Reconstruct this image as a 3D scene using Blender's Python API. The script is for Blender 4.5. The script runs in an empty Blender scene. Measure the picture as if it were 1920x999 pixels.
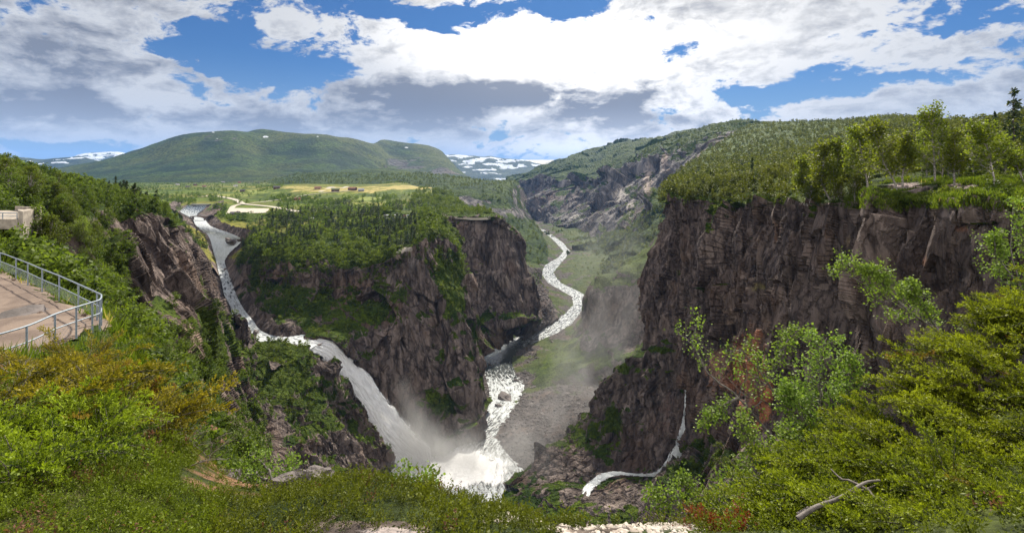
import bpy, math, random, sys
import numpy as np
from mathutils import Vector
R = math.radians
random.seed(7)
rng = np.random.default_rng(11)
S = bpy.context.scene

# ------------------------------------------------------------------ camera
cam_d = bpy.data.cameras.new('camera')
cam = bpy.data.objects.new('camera', cam_d)
S.collection.objects.link(cam)
cam.rotation_euler = (R(90), 0, 0)
cam_d.sensor_width = 36.0
cam_d.lens = 18.0
cam_d.shift_y = -(499.5 - 320.0) / 1920.0
cam_d.clip_start = 0.05
cam_d.clip_end = 60000
S.camera = cam
F = 960.0
UC, VC = 960.0, 320.0

# ------------------------------------------------------------------ sun, sky, exposure
SUN_EL, SUN_AZ = 43.0, 14.0          # azimuth measured from +Y towards +X
sd = bpy.data.lights.new('sun', 'SUN')
sd.energy = 5.0
sd.angle = R(2.5)
sd.color = (1.0, 0.93, 0.80)
sun = bpy.data.objects.new('sun', sd)
S.collection.objects.link(sun)
_d = Vector((math.sin(R(SUN_AZ)) * math.cos(R(SUN_EL)), math.cos(R(SUN_AZ)) * math.cos(R(SUN_EL)), math.sin(R(SUN_EL))))
sun.rotation_euler = (-_d).to_track_quat('-Z', 'Y').to_euler()
sun.location = (0, 0, 400)
S.view_settings.view_transform = 'Standard'
S.view_settings.look = 'None'
S.view_settings.exposure = 0.95
S.view_settings.gamma = 1
S.view_settings.use_curve_mapping = False
S.render.engine = 'CYCLES'
S.cycles.use_denoising = True
try:
    S.cycles.denoiser = 'OPENIMAGEDENOISE'
except Exception:
    pass
S.cycles.max_bounces = 5
S.cycles.diffuse_bounces = 2
S.cycles.glossy_bounces = 2
S.cycles.transmission_bounces = 3
S.cycles.transparent_max_bounces = 12
S.cycles.volume_bounces = 0
S.cycles.caustics_reflective = False
S.cycles.caustics_refractive = False
S.cycles.volume_max_steps = 96
S.render.use_persistent_data = False


class NT:
    """tiny helper to write node trees"""
    def __init__(s, tree):
        s.t = tree
        s.n = tree.nodes
        s.l = tree.links

    def node(s, typ, **kw):
        n = s.n.new(typ)
        for k, v in kw.items():
            setattr(n, k, v)
        return n

    def put(s, sock, val):
        if isinstance(val, bpy.types.NodeSocket):
            s.l.new(val, sock)
        elif val is not None:
            if isinstance(val, (tuple, list)) and len(val) == 3 and sock.type == 'RGBA':
                val = (*val, 1)
            sock.default_value = val

    def math(s, op, a, b=None, c=None, clamp=False):
        n = s.node('ShaderNodeMath', operation=op, use_clamp=clamp)
        s.put(n.inputs[0], a)
        if b is not None: s.put(n.inputs[1], b)
        if c is not None: s.put(n.inputs[2], c)
        return n.outputs[0]

    def vmath(s, op, a, b=None, scale=None):
        n = s.node('ShaderNodeVectorMath', operation=op)
        s.put(n.inputs[0], a)
        if b is not None: s.put(n.inputs[1], b)
        if scale is not None: s.put(n.inputs[3], scale)
        return n.outputs['Value'] if op in ('DOT_PRODUCT', 'LENGTH', 'DISTANCE') else n.outputs[0]

    def sstep(s, x, a, b, o0=0.0, o1=1.0, smooth=True):
        n = s.node('ShaderNodeMapRange', interpolation_type='SMOOTHSTEP' if smooth else 'LINEAR')
        s.put(n.inputs[0], x)
        n.inputs[1].default_value = a; n.inputs[2].default_value = b
        n.inputs[3].default_value = o0; n.inputs[4].default_value = o1
        return n.outputs[0]

    def mix(s, f, a, b, blend='MIX'):
        n = s.node('ShaderNodeMix', data_type='RGBA', blend_type=blend)
        s.put(n.inputs[0], f)
        s.put(n.inputs[6], a)
        s.put(n.inputs[7], b)
        return n.outputs[2]

    def noise(s, vec, scale, detail=4, rough=0.55, dist=0.0, lac=2.0, out=0):
        n = s.node('ShaderNodeTexNoise')
        s.put(n.inputs['Vector'], vec)
        n.inputs['Scale'].default_value = scale
        n.inputs['Detail'].default_value = detail
        n.inputs['Roughness'].default_value = rough
        n.inputs['Distortion'].default_value = dist
        n.inputs['Lacunarity'].default_value = lac
        return n.outputs[out]

    def mapping(s, vec, scale=(1, 1, 1), rot=(0, 0, 0), loc=(0, 0, 0)):
        n = s.node('ShaderNodeMapping')
        s.put(n.inputs[0], vec)
        n.inputs['Location'].default_value = loc
        n.inputs['Rotation'].default_value = rot
        n.inputs['Scale'].default_value = scale
        return n.outputs[0]


def build_world():
    w = bpy.data.worlds.new('World')
    S.world = w
    w.use_nodes = True
    t = NT(w.node_tree)
    t.n.clear()
    out = t.node('ShaderNodeOutputWorld')
    bg = t.node('ShaderNodeBackground')
    bg.inputs['Strength'].default_value = 1.0
    t.l.new(bg.outputs[0], out.inputs[0])
    sky = t.node('ShaderNodeTexSky', sky_type='NISHITA', sun_disc=False)
    sky.sun_elevation = R(SUN_EL)
    sky.sun_rotation = R(SUN_AZ)
    sky.air_density = 1.0
    sky.dust_density = 0.6
    sky.ozone_density = 2.5
    gen = t.node('ShaderNodeTexCoord').outputs['Generated']
    d = t.vmath('NORMALIZE', gen)
    sep = t.node('ShaderNodeSeparateXYZ'); t.l.new(d, sep.inputs[0])
    x, y, z = sep.outputs
    skyc = t.vmath('MULTIPLY', sky.outputs[0], (0.0085, 0.0190, 0.0330))
    p = t.mapping(d, (1.0, 1.0, 1.9))
    warpv = t.vmath('SCALE', t.vmath('SUBTRACT', t.noise(p, 3.0, 4, 0.55, out=1), (0.5, 0.5, 0.5)), scale=0.10)
    p = t.vmath('ADD', p, warpv)

    def blob(u, v, ru, rv, amp):
        # soft lobe of cloud around one direction of the sky
        X, Y, Z = (u - UC) / F, 1.0, -(v - VC) / F
        L = math.sqrt(X * X + Y * Y + Z * Z)
        c = (X / L, Y / L, Z / L)
        dv = t.vmath('SUBTRACT', d, c)
        az = Vector((c[1], -c[0], 0)).normalized()
        up = Vector(c).cross(az) * -1
        a = t.math('MULTIPLY', t.vmath('DOT_PRODUCT', dv, tuple(az)), F * (Y / L) / ru)
        b = t.math('MULTIPLY', t.vmath('DOT_PRODUCT', dv, tuple(up)), F / rv)
        r2 = t.math('ADD', t.math('MULTIPLY', a, a), t.math('MULTIPLY', b, b))
        g = t.math('EXPONENT', t.math('MULTIPLY', r2, -1.0))
        return t.math('MULTIPLY', g, amp)

    def summed(lst):
        acc = None
        for q in lst:
            o = blob(*q)
            acc = o if acc is None else t.math('ADD', acc, o)
        return acc
    n1 = t.noise(p, 3.6, 10, 0.60, 0.15)
    n2 = t.noise(p, 13.0, 8, 0.64, 0.2)
    n3 = t.noise(t.mapping(p, (1, 1, 1.5), loc=(2.3, 1.1, 0.05)), 6.0, 8, 0.60)
    cov = t.math('ADD', t.math('MULTIPLY', t.math('SUBTRACT', n1, 0.5), 3.8), t.math('MULTIPLY', t.math('SUBTRACT', n2, 0.5), 2.5))
    bias = summed(COVER)
    cov = t.math('ADD', t.math('ADD', cov, t.math('MULTIPLY', bias, 0.62)), 0.03)
    low = t.sstep(z, 0.0, 0.13, 0.22, 0.0)
    cov = t.math('ADD', cov, low)
    alpha = t.sstep(cov, -0.02, 0.26)
    thick = t.sstep(cov, 0.12, 0.95)
    darkb = summed(DARK)
    shade = t.math('ADD', t.math('MULTIPLY', thick, 0.42), t.math('ADD', t.math('MULTIPLY', darkb, t.sstep(n3, 0.36, 0.62, 0.35, 1.15)), t.math('MULTIPLY', t.math('SUBTRACT', n3, 0.5), 3.0)))
    shade = t.math('ADD', shade, t.math('MULTIPLY', t.math('SUBTRACT', n2, 0.5), 1.9))
    glow = summed(GLOW)
    shade = t.math('SUBTRACT', shade, t.math('MULTIPLY', glow, 0.35), clamp=True)
    shade = t.math('MULTIPLY', shade, t.sstep(z, 0.0, 0.13, 0.30, 1.0))
    dark = t.sstep(shade, -0.05, 1.10, smooth=False)
    behind = t.sstep(y, 0.15, -0.7)  # unseen bright cloud behind the viewer, added as fill for facing slopes
    lit = t.mix(glow, (0.37, 0.372, 0.375, 1), (1.05, 1.0, 0.92, 1))
    ccol = t.mix(dark, lit, (0.090, 0.094, 0.110, 1))
    ccol = t.mix(behind, ccol, (1.35, 1.28, 1.2, 1))
    alpha = t.math('MAXIMUM', alpha, t.math('MULTIPLY', behind, 0.8))
    hor = t.sstep(z, 0.0, 0.22, 0.62, 0.0)
    skyc = t.mix(hor, skyc, (0.20, 0.27, 0.36, 1))
    col = t.mix(alpha, skyc, ccol)
    t.l.new(col, bg.inputs['Color'])


# (u, v, ru, rv, amount): lobes of the cloud cover, of its dark bellies and of the bright veil near the sun
COVER = [(90, 90, 330, 150, 0.55), (300, 20, 130, 60, 0.35), (620, 245, 380, 45, 0.35), (505, 45, 95, 28, 0.62),
         (700, 110, 130, 55, 0.55), (1010, 110, 230, 105, 0.95), (1380, 30, 210, 65, 0.65), (1560, 90, 180, 60, 0.55),
         (1130, 190, 170, 60, 0.75), (840, 175, 190, 42, 0.7), (1610, 200, 100, 16, 0.5), (1860, 190, 90, 34, 0.6), (1760, 105, 120, 55, 0.3),
         (1360, 150, 110, 30, 0.35), (250, 200, 330, 60, 0.45),
         (430, 80, 60, 34, -0.75), (480, 150, 90, 36, -0.9), (760, 22, 170, 30, -1.15), (640, 75, 60, 22, -0.6), (1640, 60, 50, 16, -0.35), (1330, 175, 50, 14, -0.5), (610, 135, 40, 22, -0.6),
         (1130, 60, 85, 20, -0.55), (1040, 5, 90, 22, -0.9), (1510, 165, 150, 20, -0.85), (1400, 205, 80, 24, -0.6), (1880, 60, 60, 45, -0.7),
         (1730, 150, 60, 18, -0.55), (110, 275, 80, 9, -0.55), (1245, 90, 40, 18, -0.5)]
DARK = [(40, 120, 150, 90, 0.75), (150, 225, 300, 40, 0.35), (1160, 185, 125, 50, 1.5), (930, 170, 140, 30, 1.2), (760, 190, 110, 28, 1.2),
        (880, 195, 90, 22, 0.45), (1000, 250, 160, 14, 0.35), (620, 235, 200, 14, 0.3), (330, 210, 160, 20, 0.3), (1750, 40, 110, 40, 0.25), (1400, 30, 120, 30, 0.12),
        (1010, 105, 190, 70, -0.9), (560, 40, 110, 40, -0.5), (400, 170, 160, 40, -0.35), (1500, 90, 160, 60, -0.25)]
GLOW = [(1000, 110, 170, 85, 1.05), (1230, 225, 190, 60, 0.38), (1330, 80, 220, 90, 0.38), (900, 60, 220, 60, 0.4), (1060, 285, 150, 25, 0.5)]
build_world()

# ------------------------------------------------------------------ numpy noise
_perm = rng.permutation(256).astype(np.int32)
_perm = np.concatenate([_perm, _perm, _perm])
_grad = rng.normal(size=(256, 3)).astype(np.float32)
_grad /= np.linalg.norm(_grad, axis=1, keepdims=True)


def pn(p):
    p = np.asarray(p, dtype=np.float32)
    sh = p.shape[:-1]
    p = p.reshape(-1, 3)
    i = np.floor(p).astype(np.int32)
    f = p - i
    i &= 255
    w = f * f * f * (f * (f * 6 - 15) + 10)
    out = np.zeros(len(p), np.float32)
    for dx in (0, 1):
        wx = w[:, 0] if dx else 1 - w[:, 0]
        a = _perm[(i[:, 0] + dx) & 255]
        for dy in (0, 1):
            wy = w[:, 1] if dy else 1 - w[:, 1]
            b = _perm[a + ((i[:, 1] + dy) & 255)]
            for dz in (0, 1):
                wz = w[:, 2] if dz else 1 - w[:, 2]
                g = _grad[_perm[b + ((i[:, 2] + dz) & 255)]]
                q = f - np.array([dx, dy, dz], np.float32)
                out += wx * wy * wz * (g * q).sum(1)
    return (out * 1.5).reshape(sh)


def fbm(p, oct=4, lac=2.03, gain=0.5):
    s = 0; a = 1; n = 0
    p = np.asarray(p, np.float32)
    for k in range(oct):
        s = s + a * pn(p + 17.3 * k)
        n += a
        a *= gain
        p = p * lac
    return s / n


def smooth(x, a, b):
    t = np.clip((x - a) / (b - a), 0, 1)
    return t * t * (3 - 2 * t)


# ------------------------------------------------------------------ geometry helpers
def W(u, v, Y):
    """point of the place seen in direction (u, v) at Y metres in front"""
    return np.array([(u - UC) / F * Y, Y, -(v - VC) / F * Y], float)


def cr(P, t):
    """Catmull-Rom along axis 0 at parameters t (0..n-1)"""
    n = len(P)
    i = np.clip(np.floor(t).astype(int), 0, n - 2)
    f = (t - i).reshape((-1,) + (1,) * (P.ndim - 1))
    p1 = P[i]; p2 = P[i + 1]
    p0 = np.where((i > 0).reshape(f.shape), P[np.maximum(i - 1, 0)], 2 * p1 - p2)
    p3 = np.where((i < n - 2).reshape(f.shape), P[np.minimum(i + 2, n - 1)], 2 * p2 - p1)
    m1 = (p2 - p0) * 0.42; m2 = (p3 - p1) * 0.42
    f2 = f * f; f3 = f2 * f
    return (2 * f3 - 3 * f2 + 1) * p1 + (f3 - 2 * f2 + f) * m1 + (-2 * f3 + 3 * f2) * p2 + (f3 - f2) * m2


def grid_surface(rows, nu, nv, uvY=True):
    """rows[r][c] = (u, v, Y[, green bias]) -> (nv, nu, 4) smooth world grid"""
    A = np.array([[(list(q) + [0.0])[:4] for q in r] for r in rows], float)
    B = A.copy()
    if uvY:
        B[..., 0] = (A[..., 0] - UC) / F * A[..., 2]
        B[..., 1] = A[..., 2]
        B[..., 2] = -(A[..., 1] - VC) / F * A[..., 2]
    B = cr(B, np.linspace(0, B.shape[0] - 1, nv))
    B = np.swapaxes(cr(np.swapaxes(B, 0, 1), np.linspace(0, B.shape[1] - 1, nu)), 0, 1)
    return B


def grid_normals(P):
    du = np.gradient(P, axis=1); dv = np.gradient(P, axis=0)
    n = np.cross(dv, du)
    n /= np.maximum(np.linalg.norm(n, axis=-1, keepdims=True), 1e-9)
    return n


def project(P):
    Y = np.maximum(P[..., 1], 0.01)
    return UC + F * P[..., 0] / Y, VC - F * P[..., 2] / Y


def rough_up(P, k=0.016, amp=0.16, vert=0.4, ridged=0.5, lam0=120.0, lam1=0.4, seed=0.0, shear=0.25, blocky=0.0, facet=()):
    """displace a grid along its normals: wavelengths lam0..lam1, amplitude limited to k * distance"""
    N = grid_normals(P)
    steep = 1 - np.abs(N[..., 2])
    dist = np.maximum(P[..., 1], 2.0)
    Q = P.copy()
    Q[..., 0] += shear * P[..., 2]
    Q[..., 2] *= vert
    dsp = np.zeros(P.shape[:2], np.float32)
    lam = lam0; o = 0
    mxd = float(dist.max()); mnd = float(dist.min())
    while lam > max(lam1, 0.0014 * mnd):
        a = np.minimum(amp * lam, k * dist) * smooth(lam / dist, 0.001, 0.004) * smooth(dist * 0.5 / lam, 0.3, 1.6)
        if a.max() > 0:
            q = Q / lam + seed + o * 9.1
            n = pn(q)
            if o % 2 or lam < 6:
                rd = 1 - np.abs(n) * 2.6
                n = n * (1 - ridged) + rd * ridged * 0.55
            if blocky and lam < 40:
                nb = pn(q * np.array([1, 1, 2.2]) + 3.3)
                n = n + blocky * (np.round(nb * 3) / 3 - nb) * 1.2
            dsp += a * n * (0.45 + 0.75 * steep)
        lam /= 1.9; o += 1
    for (fl_, fa) in facet:
        dsp += np.minimum(fa, 0.04 * dist) * facets(Q / fl_ + 0.35 * np.stack([pn(Q / fl_ * 0.7 + 5), pn(Q / fl_ * 0.7 + 9), pn(Q / fl_ * 0.7 + 2)], -1) + seed) * (0.25 + 0.9 * smooth(steep, 0.15, 0.5))
    return P + N * dsp[..., None]


def facets(p, tilt=0.9):
    """piecewise planar relief: every cell of a jittered lattice is a block with its own height and tilt"""
    sh = p.shape[:-1]
    p = np.asarray(p, np.float32).reshape(-1, 3)
    b = np.floor(p - 0.5).astype(np.int32)
    best = np.full(len(p), 1e9, np.float32); val = np.zeros(len(p), np.float32)
    for dx in (0, 1):
        for dy in (0, 1):
            for dz in (0, 1):
                c = b + np.array([dx, dy, dz], np.int32)
                h = _perm[(_perm[(_perm[c[:, 0] & 255] + c[:, 1]) & 255] + c[:, 2]) & 255]
                q = p - (c + 0.5 + _grad[h] * 0.42)
                d = (q * q).sum(1)
                m = d < best
                best[m] = d[m]
                hv = (h[m].astype(np.float32) / 255 - 0.5)
                val[m] = hv + tilt * (q[m] * _grad[(h[m] + 77) & 255]).sum(1)
    return val.reshape(sh)


def link(o, parent=None):
    S.collection.objects.link(o)
    if parent is not None:
        o.parent = parent
    return o


def mesh_obj(name, V, Fc, mat=None, parent=None, attrs=None, smooth_=True, mats=None, mat_idx=None):
    """V (n,3); Fc (m,k) array or list of arrays with different k; attrs: name -> ('FLOAT'|'COLOR', per vertex)"""
    me = bpy.data.meshes.new(name)
    V = np.ascontiguousarray(V, np.float32).reshape(-1, 3)
    if isinstance(Fc, list):
        Fs = [np.asarray(f, np.int32) for f in Fc if len(f)]
    else:
        Fs = [np.asarray(Fc, np.int32)]
    me.vertices.add(len(V))
    me.vertices.foreach_set('co', V.ravel())
    tot = sum(f.size for f in Fs); nf = sum(len(f) for f in Fs)
    me.loops.add(tot)
    me.loops.foreach_set('vertex_index', np.concatenate([f.ravel() for f in Fs]).astype(np.int32))
    me.polygons.add(nf)
    ks = np.concatenate([np.full(len(f), f.shape[1], np.int32) for f in Fs])
    st = np.concatenate([[0], np.cumsum(ks)[:-1]]).astype(np.int32)
    me.polygons.foreach_set('loop_start', st)
    me.polygons.foreach_set('loop_total', ks)
    me.polygons.foreach_set('use_smooth', np.full(nf, bool(smooth_)))
    if mat_idx is not None:
        me.polygons.foreach_set('material_index', np.asarray(mat_idx, np.int32))
    me.update(calc_edges=True)
    for k, (ty, a) in (attrs or {}).items():
        if ty == 'FLOAT':
            at = me.attributes.new(k, 'FLOAT', 'POINT')
            at.data.foreach_set('value', np.ascontiguousarray(a, np.float32).ravel())
        else:
            at = me.attributes.new(k, 'FLOAT_COLOR', 'POINT')
            at.data.foreach_set('color', np.ascontiguousarray(a, np.float32).ravel())
    for m in (mats or ([mat] if mat else [])):
        me.materials.append(m)
    o = bpy.data.objects.new(name, me)
    link(o, parent)
    return o


def grid_faces(nv, nu):
    i = np.arange(nv * nu).reshape(nv, nu)
    return np.stack([i[:-1, :-1], i[:-1, 1:], i[1:, 1:], i[1:, :-1]], -1).reshape(-1, 4)


def tag(o, label=None, cat=None, group=None, kind=None):
    if label: o['label'] = label
    if cat: o['category'] = cat
    if group: o['group'] = group
    if kind: o['kind'] = kind
    return o


def empty(name, loc, rz=0.0):
    o = bpy.data.objects.new(name, None)
    o.location = loc; o.rotation_euler = (0, 0, rz)
    o.empty_display_size = 0.2
    link(o)
    return o


# ------------------------------------------------------------------ materials
MATS = {}


def new_mat(name):
    m = bpy.data.materials.new(name)
    m.use_nodes = True
    t = NT(m.node_tree)
    t.n.clear()
    out = t.node('ShaderNodeOutputMaterial')
    MATS[name] = m
    return m, t, out


def bsdf(t, out, **kw):
    b = t.node('ShaderNodeBsdfPrincipled')
    for k, v in kw.items():
        t.put(b.inputs[k.replace('_', ' ')], v)
    t.l.new(b.outputs[0], out.inputs[0])
    return b


def attr(t, name, out='Fac'):
    n = t.node('ShaderNodeAttribute', attribute_name=name)
    return n.outputs[out]


def terrain_mat(name, sc, rock_a=(0.085, 0.065, 0.057), rock_b=(0.205, 0.165, 0.145), rock_c=(0.030, 0.023, 0.021),
                veg_a=(0.026, 0.052, 0.004), veg_b=(0.100, 0.145, 0.008), veg_c=(0.070, 0.095, 0.006), bump=1.0, streak=0.35, vbump=1.0):
    """ground: rock and vegetation mixed by the 'veg' attribute; sc = texture size in metres"""
    m, t, out = new_mat(name)
    geo = t.node('ShaderNodeNewGeometry')
    P = geo.outputs['Position']
    Ps = t.mapping(P, (1, 1, streak), (0, R(16), 0))
    veg = attr(t, 'veg')
    n1 = t.noise(Ps, 0.22 / sc, 7, 0.62, 0.3)
    n2 = t.noise(Ps, 1.1 / sc, 8, 0.68, 0.6)
    n3 = t.noise(t.mapping(P, (1, 1, streak * 0.35), (0, R(8), 0)), 0.55 / sc, 6, 0.6, 0.2)
    vor = t.node('ShaderNodeTexVoronoi', feature='DISTANCE_TO_EDGE')
    wv = t.vmath('ADD', Ps, t.vmath('SCALE', t.noise(P, 0.8 / sc, 4, 0.6, out=1), scale=1.6 * sc))
    t.put(vor.inputs['Vector'], wv); vor.inputs['Scale'].default_value = 0.55 / sc
    crack = t.sstep(vor.outputs['Distance'], 0.0, 0.10)
    rc = t.mix(t.sstep(n1, 0.36, 0.66), rock_a, rock_b)
    rc = t.mix(t.sstep(n3, 0.50, 0.74), rc, tuple(min(1, c * 1.45) for c in rock_b))
    rc = t.mix(t.sstep(n2, 0.56, 0.36, 0.0, 0.85), rc, rock_c)
    rc = t.mix(t.sstep(t.noise(P, 0.09 / sc, 4, 0.6), 0.50, 0.68, 0, 0.45), rc, (0.17, 0.105, 0.070))
    rc = t.mix(t.math('MULTIPLY', t.math('SUBTRACT', 1.0, crack), 0.55), rc, rock_c)
    st = t.noise(t.mapping(P, (1, 1, 0.07), (0, R(5), 0)), 0.42 / sc, 5, 0.6, 0.1)
    rc = t.mix(t.sstep(st, 0.53, 0.66, 0, 0.62), rc, rock_c)
    rc = t.mix(t.sstep(st, 0.42, 0.32, 0, 0.38), rc, tuple(min(1, q * 1.5) for q in rock_b))
    v1 = t.noise(P, 0.30 / sc, 5, 0.6)
    v2 = t.noise(P, 2.6 / sc, 6, 0.7)
    v3 = t.noise(P, 0.08 / sc, 4, 0.55)
    vc = t.mix(t.sstep(v1, 0.38, 0.64), veg_a, veg_b)
    vc = t.mix(t.sstep(v3, 0.42, 0.64, 0, 0.7), vc, veg_c)
    vc = t.mix(t.sstep(v2, 0.60, 0.38, 0.0, 0.75), vc, tuple(c * 0.45 for c in veg_a))
    ve = t.math('ADD', veg, t.math('MULTIPLY', t.math('SUBTRACT', n2, 0.5), 0.9))
    vm = t.sstep(ve, 0.42, 0.58)
    col = t.mix(vm, rc, vc)
    ta = t.node('ShaderNodeAttribute', attribute_name='tint')
    tm = t.sstep(t.math('ADD', ta.outputs['Alpha'], t.math('MULTIPLY', t.math('SUBTRACT', n2, 0.5), t.sstep(ta.outputs['Alpha'], 0.0, 0.15))), 0.30, 0.70)
    tcol = t.mix(t.sstep(n2, 0.35, 0.65), t.vmath('SCALE', ta.outputs['Color'], scale=0.72), t.vmath('SCALE', ta.outputs['Color'], scale=1.2))
    col = t.mix(tm, col, tcol)
    hgt = t.math('ADD', t.math('MULTIPLY', n2, t.math('SUBTRACT', 1.0, t.math('MULTIPLY', vm, 0.4))), t.math('MULTIPLY', v2, t.math('MULTIPLY', vm, vbump)))
    hgt = t.math('ADD', hgt, t.math('MULTIPLY', t.math('MULTIPLY', crack, 0.35), t.math('SUBTRACT', 1.0, vm)))
    hgt = t.math('ADD', hgt, t.math('MULTIPLY', n3, 0.4))
    bm = t.node('ShaderNodeBump')
    bm.inputs['Strength'].default_value = 0.85 * min(1, bump)
    bm.inputs['Distance'].default_value = 0.7 * sc * bump
    t.l.new(hgt, bm.inputs['Height'])
    b = bsdf(t, out, Base_Color=col, Roughness=0.82, Normal=bm.outputs[0])
    b.inputs['Specular IOR Level'].default_value = 0.10
    return m


def leaf_mat(name, a, b, c=None, trans=0.45, rough=0.55, sh=0.0):
    """leaves: colour by the per-leaf 'rnd' attribute, light shines through"""
    m, t, out = new_mat(name)
    r = attr(t, 'rnd')
    oi = t.node('ShaderNodeObjectInfo').outputs['Random']
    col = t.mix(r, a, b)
    if c is not None:
        col = t.mix(t.sstep(attr(t, 'dry'), 0.45, 0.8), col, c)
    hs = t.node('ShaderNodeHueSaturation')
    t.put(hs.inputs['Hue'], t.math('ADD', 0.487, t.math('MULTIPLY', oi, 0.026)))
    t.put(hs.inputs['Value'], t.math('ADD', 0.85, t.math('MULTIPLY', oi, 0.3)))
    t.put(hs.inputs['Color'], col)
    col = hs.outputs[0]
    b1 = t.node('ShaderNodeBsdfPrincipled')
    t.put(b1.inputs['Base Color'], col)
    b1.inputs['Roughness'].default_value = rough
    b1.inputs['Specular IOR Level'].default_value = 0.15
    tr = t.node('ShaderNodeBsdfTranslucent')
    t.put(tr.inputs['Color'], t.vmath('MULTIPLY', col, (1.5, 1.55, 0.8)))
    mx = t.node('ShaderNodeMixShader')
    mx.inputs[0].default_value = trans
    t.l.new(b1.outputs[0], mx.inputs[1]); t.l.new(tr.outputs[0], mx.inputs[2])
    t.l.new(mx.outputs[0], out.inputs[0])
    return m


def plain_mat(name, col, rough=0.7, metal=0.0, nscale=None, namp=0.35, bump=0.0, col2=None, spec=0.4):
    m, t, out = new_mat(name)
    geo = t.node('ShaderNodeTexCoord').outputs['Object']
    c = col
    nrm = None
    if nscale:
        n = t.noise(geo, nscale, 6, 0.65)
        c2 = col2 or tuple(x * (1 - namp) for x in col)
        c = t.mix(t.sstep(n, 0.35, 0.65), tuple(col), tuple(c2))
        if bump:
            bm = t.node('ShaderNodeBump'); bm.inputs['Strength'].default_value = 0.6
            bm.inputs['Distance'].default_value = bump
            t.l.new(n, bm.inputs['Height']); nrm = bm.outputs[0]
    b = bsdf(t, out, Base_Color=c, Roughness=rough, Metallic=metal, Normal=nrm)
    b.inputs['Specular IOR Level'].default_value = spec
    return m

# ------------------------------------------------------------------ terrain
PATCH = {}


def build_patch(name, rows, nu, nv, mat, back=None, slope=(0.50, 0.82), vnoise=0.35, vlam=40.0, blobs=(), edit=None, warp=(), **kw):
    """blobs: (u, v, ru, rv, (r, g, b), strength) areas of another ground colour, painted sunlight included;
    a blob whose colour is 'veg' / 'rock' changes the plant cover instead"""
    if back is not None:
        b = []
        for q in rows[0]:
            q = (list(q) + [0.0])[:4]
            X, Y, Z = W(*q[:3])
            Y2 = Y + back[0]
            Z2 = Z - back[1]
            b.append((UC + F * X * (Y2 / Y) / Y2, VC - F * Z2 / Y2, Y2, q[3]))
        rows = [b] + rows
    B = grid_surface(rows, nu, nv)
    P, g = B[..., :3], B[..., 3]
    for (wl, wa_) in warp:
        sft = np.stack([pn(P / wl + 31 * q) for q in (1, 2, 3)], -1) * np.array([1, 1, 0.45])
        P = P + sft * np.minimum(wa_, 0.03 * P[..., 1])[..., None]
    P = rough_up(P, **kw)
    if edit: P = edit(P)
    N = grid_normals(P)
    nz = np.abs(N[..., 2])
    for _ in range(3):
        nz[1:-1] = (nz[:-2] + nz[2:] + 2 * nz[1:-1]) / 4
        nz[:, 1:-1] = (nz[:, :-2] + nz[:, 2:] + 2 * nz[:, 1:-1]) / 4
    veg = smooth(nz, *slope) + g + vnoise * fbm(P / vlam, 4) * 2.2
    tint = np.zeros(P.shape[:2] + (4,), np.float32)
    uu, vv = project(P)
    wob = fbm(P / (vlam * 0.6) + 5.0, 3)
    for (bu, bv, ru, rv, col, s) in blobs:
        r = np.sqrt(((uu - bu) / ru) ** 2 + ((vv - bv) / rv) ** 2)
        w = np.clip(1.25 - r + wob * 1.1, 0, 1) * s
        if col == 'veg': veg = veg + w * 1.4
        elif col == 'rock': veg = veg - w * 1.6
        else:
            m = w > tint[..., 3]
            tint[m, :3] = col
            tint[..., 3] = np.maximum(tint[..., 3], w)
    if edit is not None:
        d = upper_d(P)
        veg = veg - 1.2 * smooth(-d, -16, -3)
    veg = np.clip(veg, 0, 1)
    o = mesh_obj(name, P, grid_faces(*P.shape[:2]), mat, smooth_=('facet' not in kw), attrs={'veg': ('FLOAT', veg), 'tint': ('COLOR', tint)})
    tag(o, kind='structure')
    key = kw.get('key', name)
    PATCH[name] = dict(P=P, N=N, veg=veg, tint=tint, u=uu, v=vv)
    return o


M_far = terrain_mat('far_mountain', 260, rock_a=(0.10, 0.10, 0.10), rock_b=(0.16, 0.16, 0.15), rock_c=(0.05, 0.05, 0.05),
                    veg_a=(0.035, 0.052, 0.016), veg_b=(0.07, 0.085, 0.024), veg_c=(0.085, 0.095, 0.030), bump=0.8)
M_hill = terrain_mat('hill_ground', 60, rock_a=(0.055, 0.055, 0.05), rock_b=(0.11, 0.105, 0.095), veg_a=(0.009, 0.028, 0.002), veg_b=(0.046, 0.082, 0.004), veg_c=(0.105, 0.115, 0.008), bump=0.9)
M_wall = terrain_mat('valley_wall', 26, rock_a=(0.085, 0.078, 0.078), rock_b=(0.21, 0.19, 0.18), rock_c=(0.035, 0.032, 0.034),
                     veg_a=(0.016, 0.040, 0.004), veg_b=(0.060, 0.095, 0.007), veg_c=(0.08, 0.11, 0.01), streak=0.22)
M_plat = terrain_mat('plateau_ground', 14, veg_a=(0.040, 0.070, 0.006), veg_b=(0.130, 0.170, 0.014), veg_c=(0.24, 0.20, 0.035), bump=0.5)
M_cliff = terrain_mat('cliff_rock', 5.0, streak=0.30)
M_rock2 = terrain_mat('near_cliff_rock', 3.0, rock_a=(0.090, 0.066, 0.056), rock_b=(0.205, 0.160, 0.138), rock_c=(0.028, 0.020, 0.018), streak=0.30)
M_near = terrain_mat('near_ground', 0.5, rock_a=(0.13, 0.10, 0.08), rock_b=(0.27, 0.22, 0.19), streak=0.8,
                     veg_a=(0.020, 0.032, 0.008), veg_b=(0.060, 0.080, 0.015), veg_c=(0.10, 0.075, 0.03), bump=0.7)
SNOW = (0.62, 0.66, 0.72)

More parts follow.
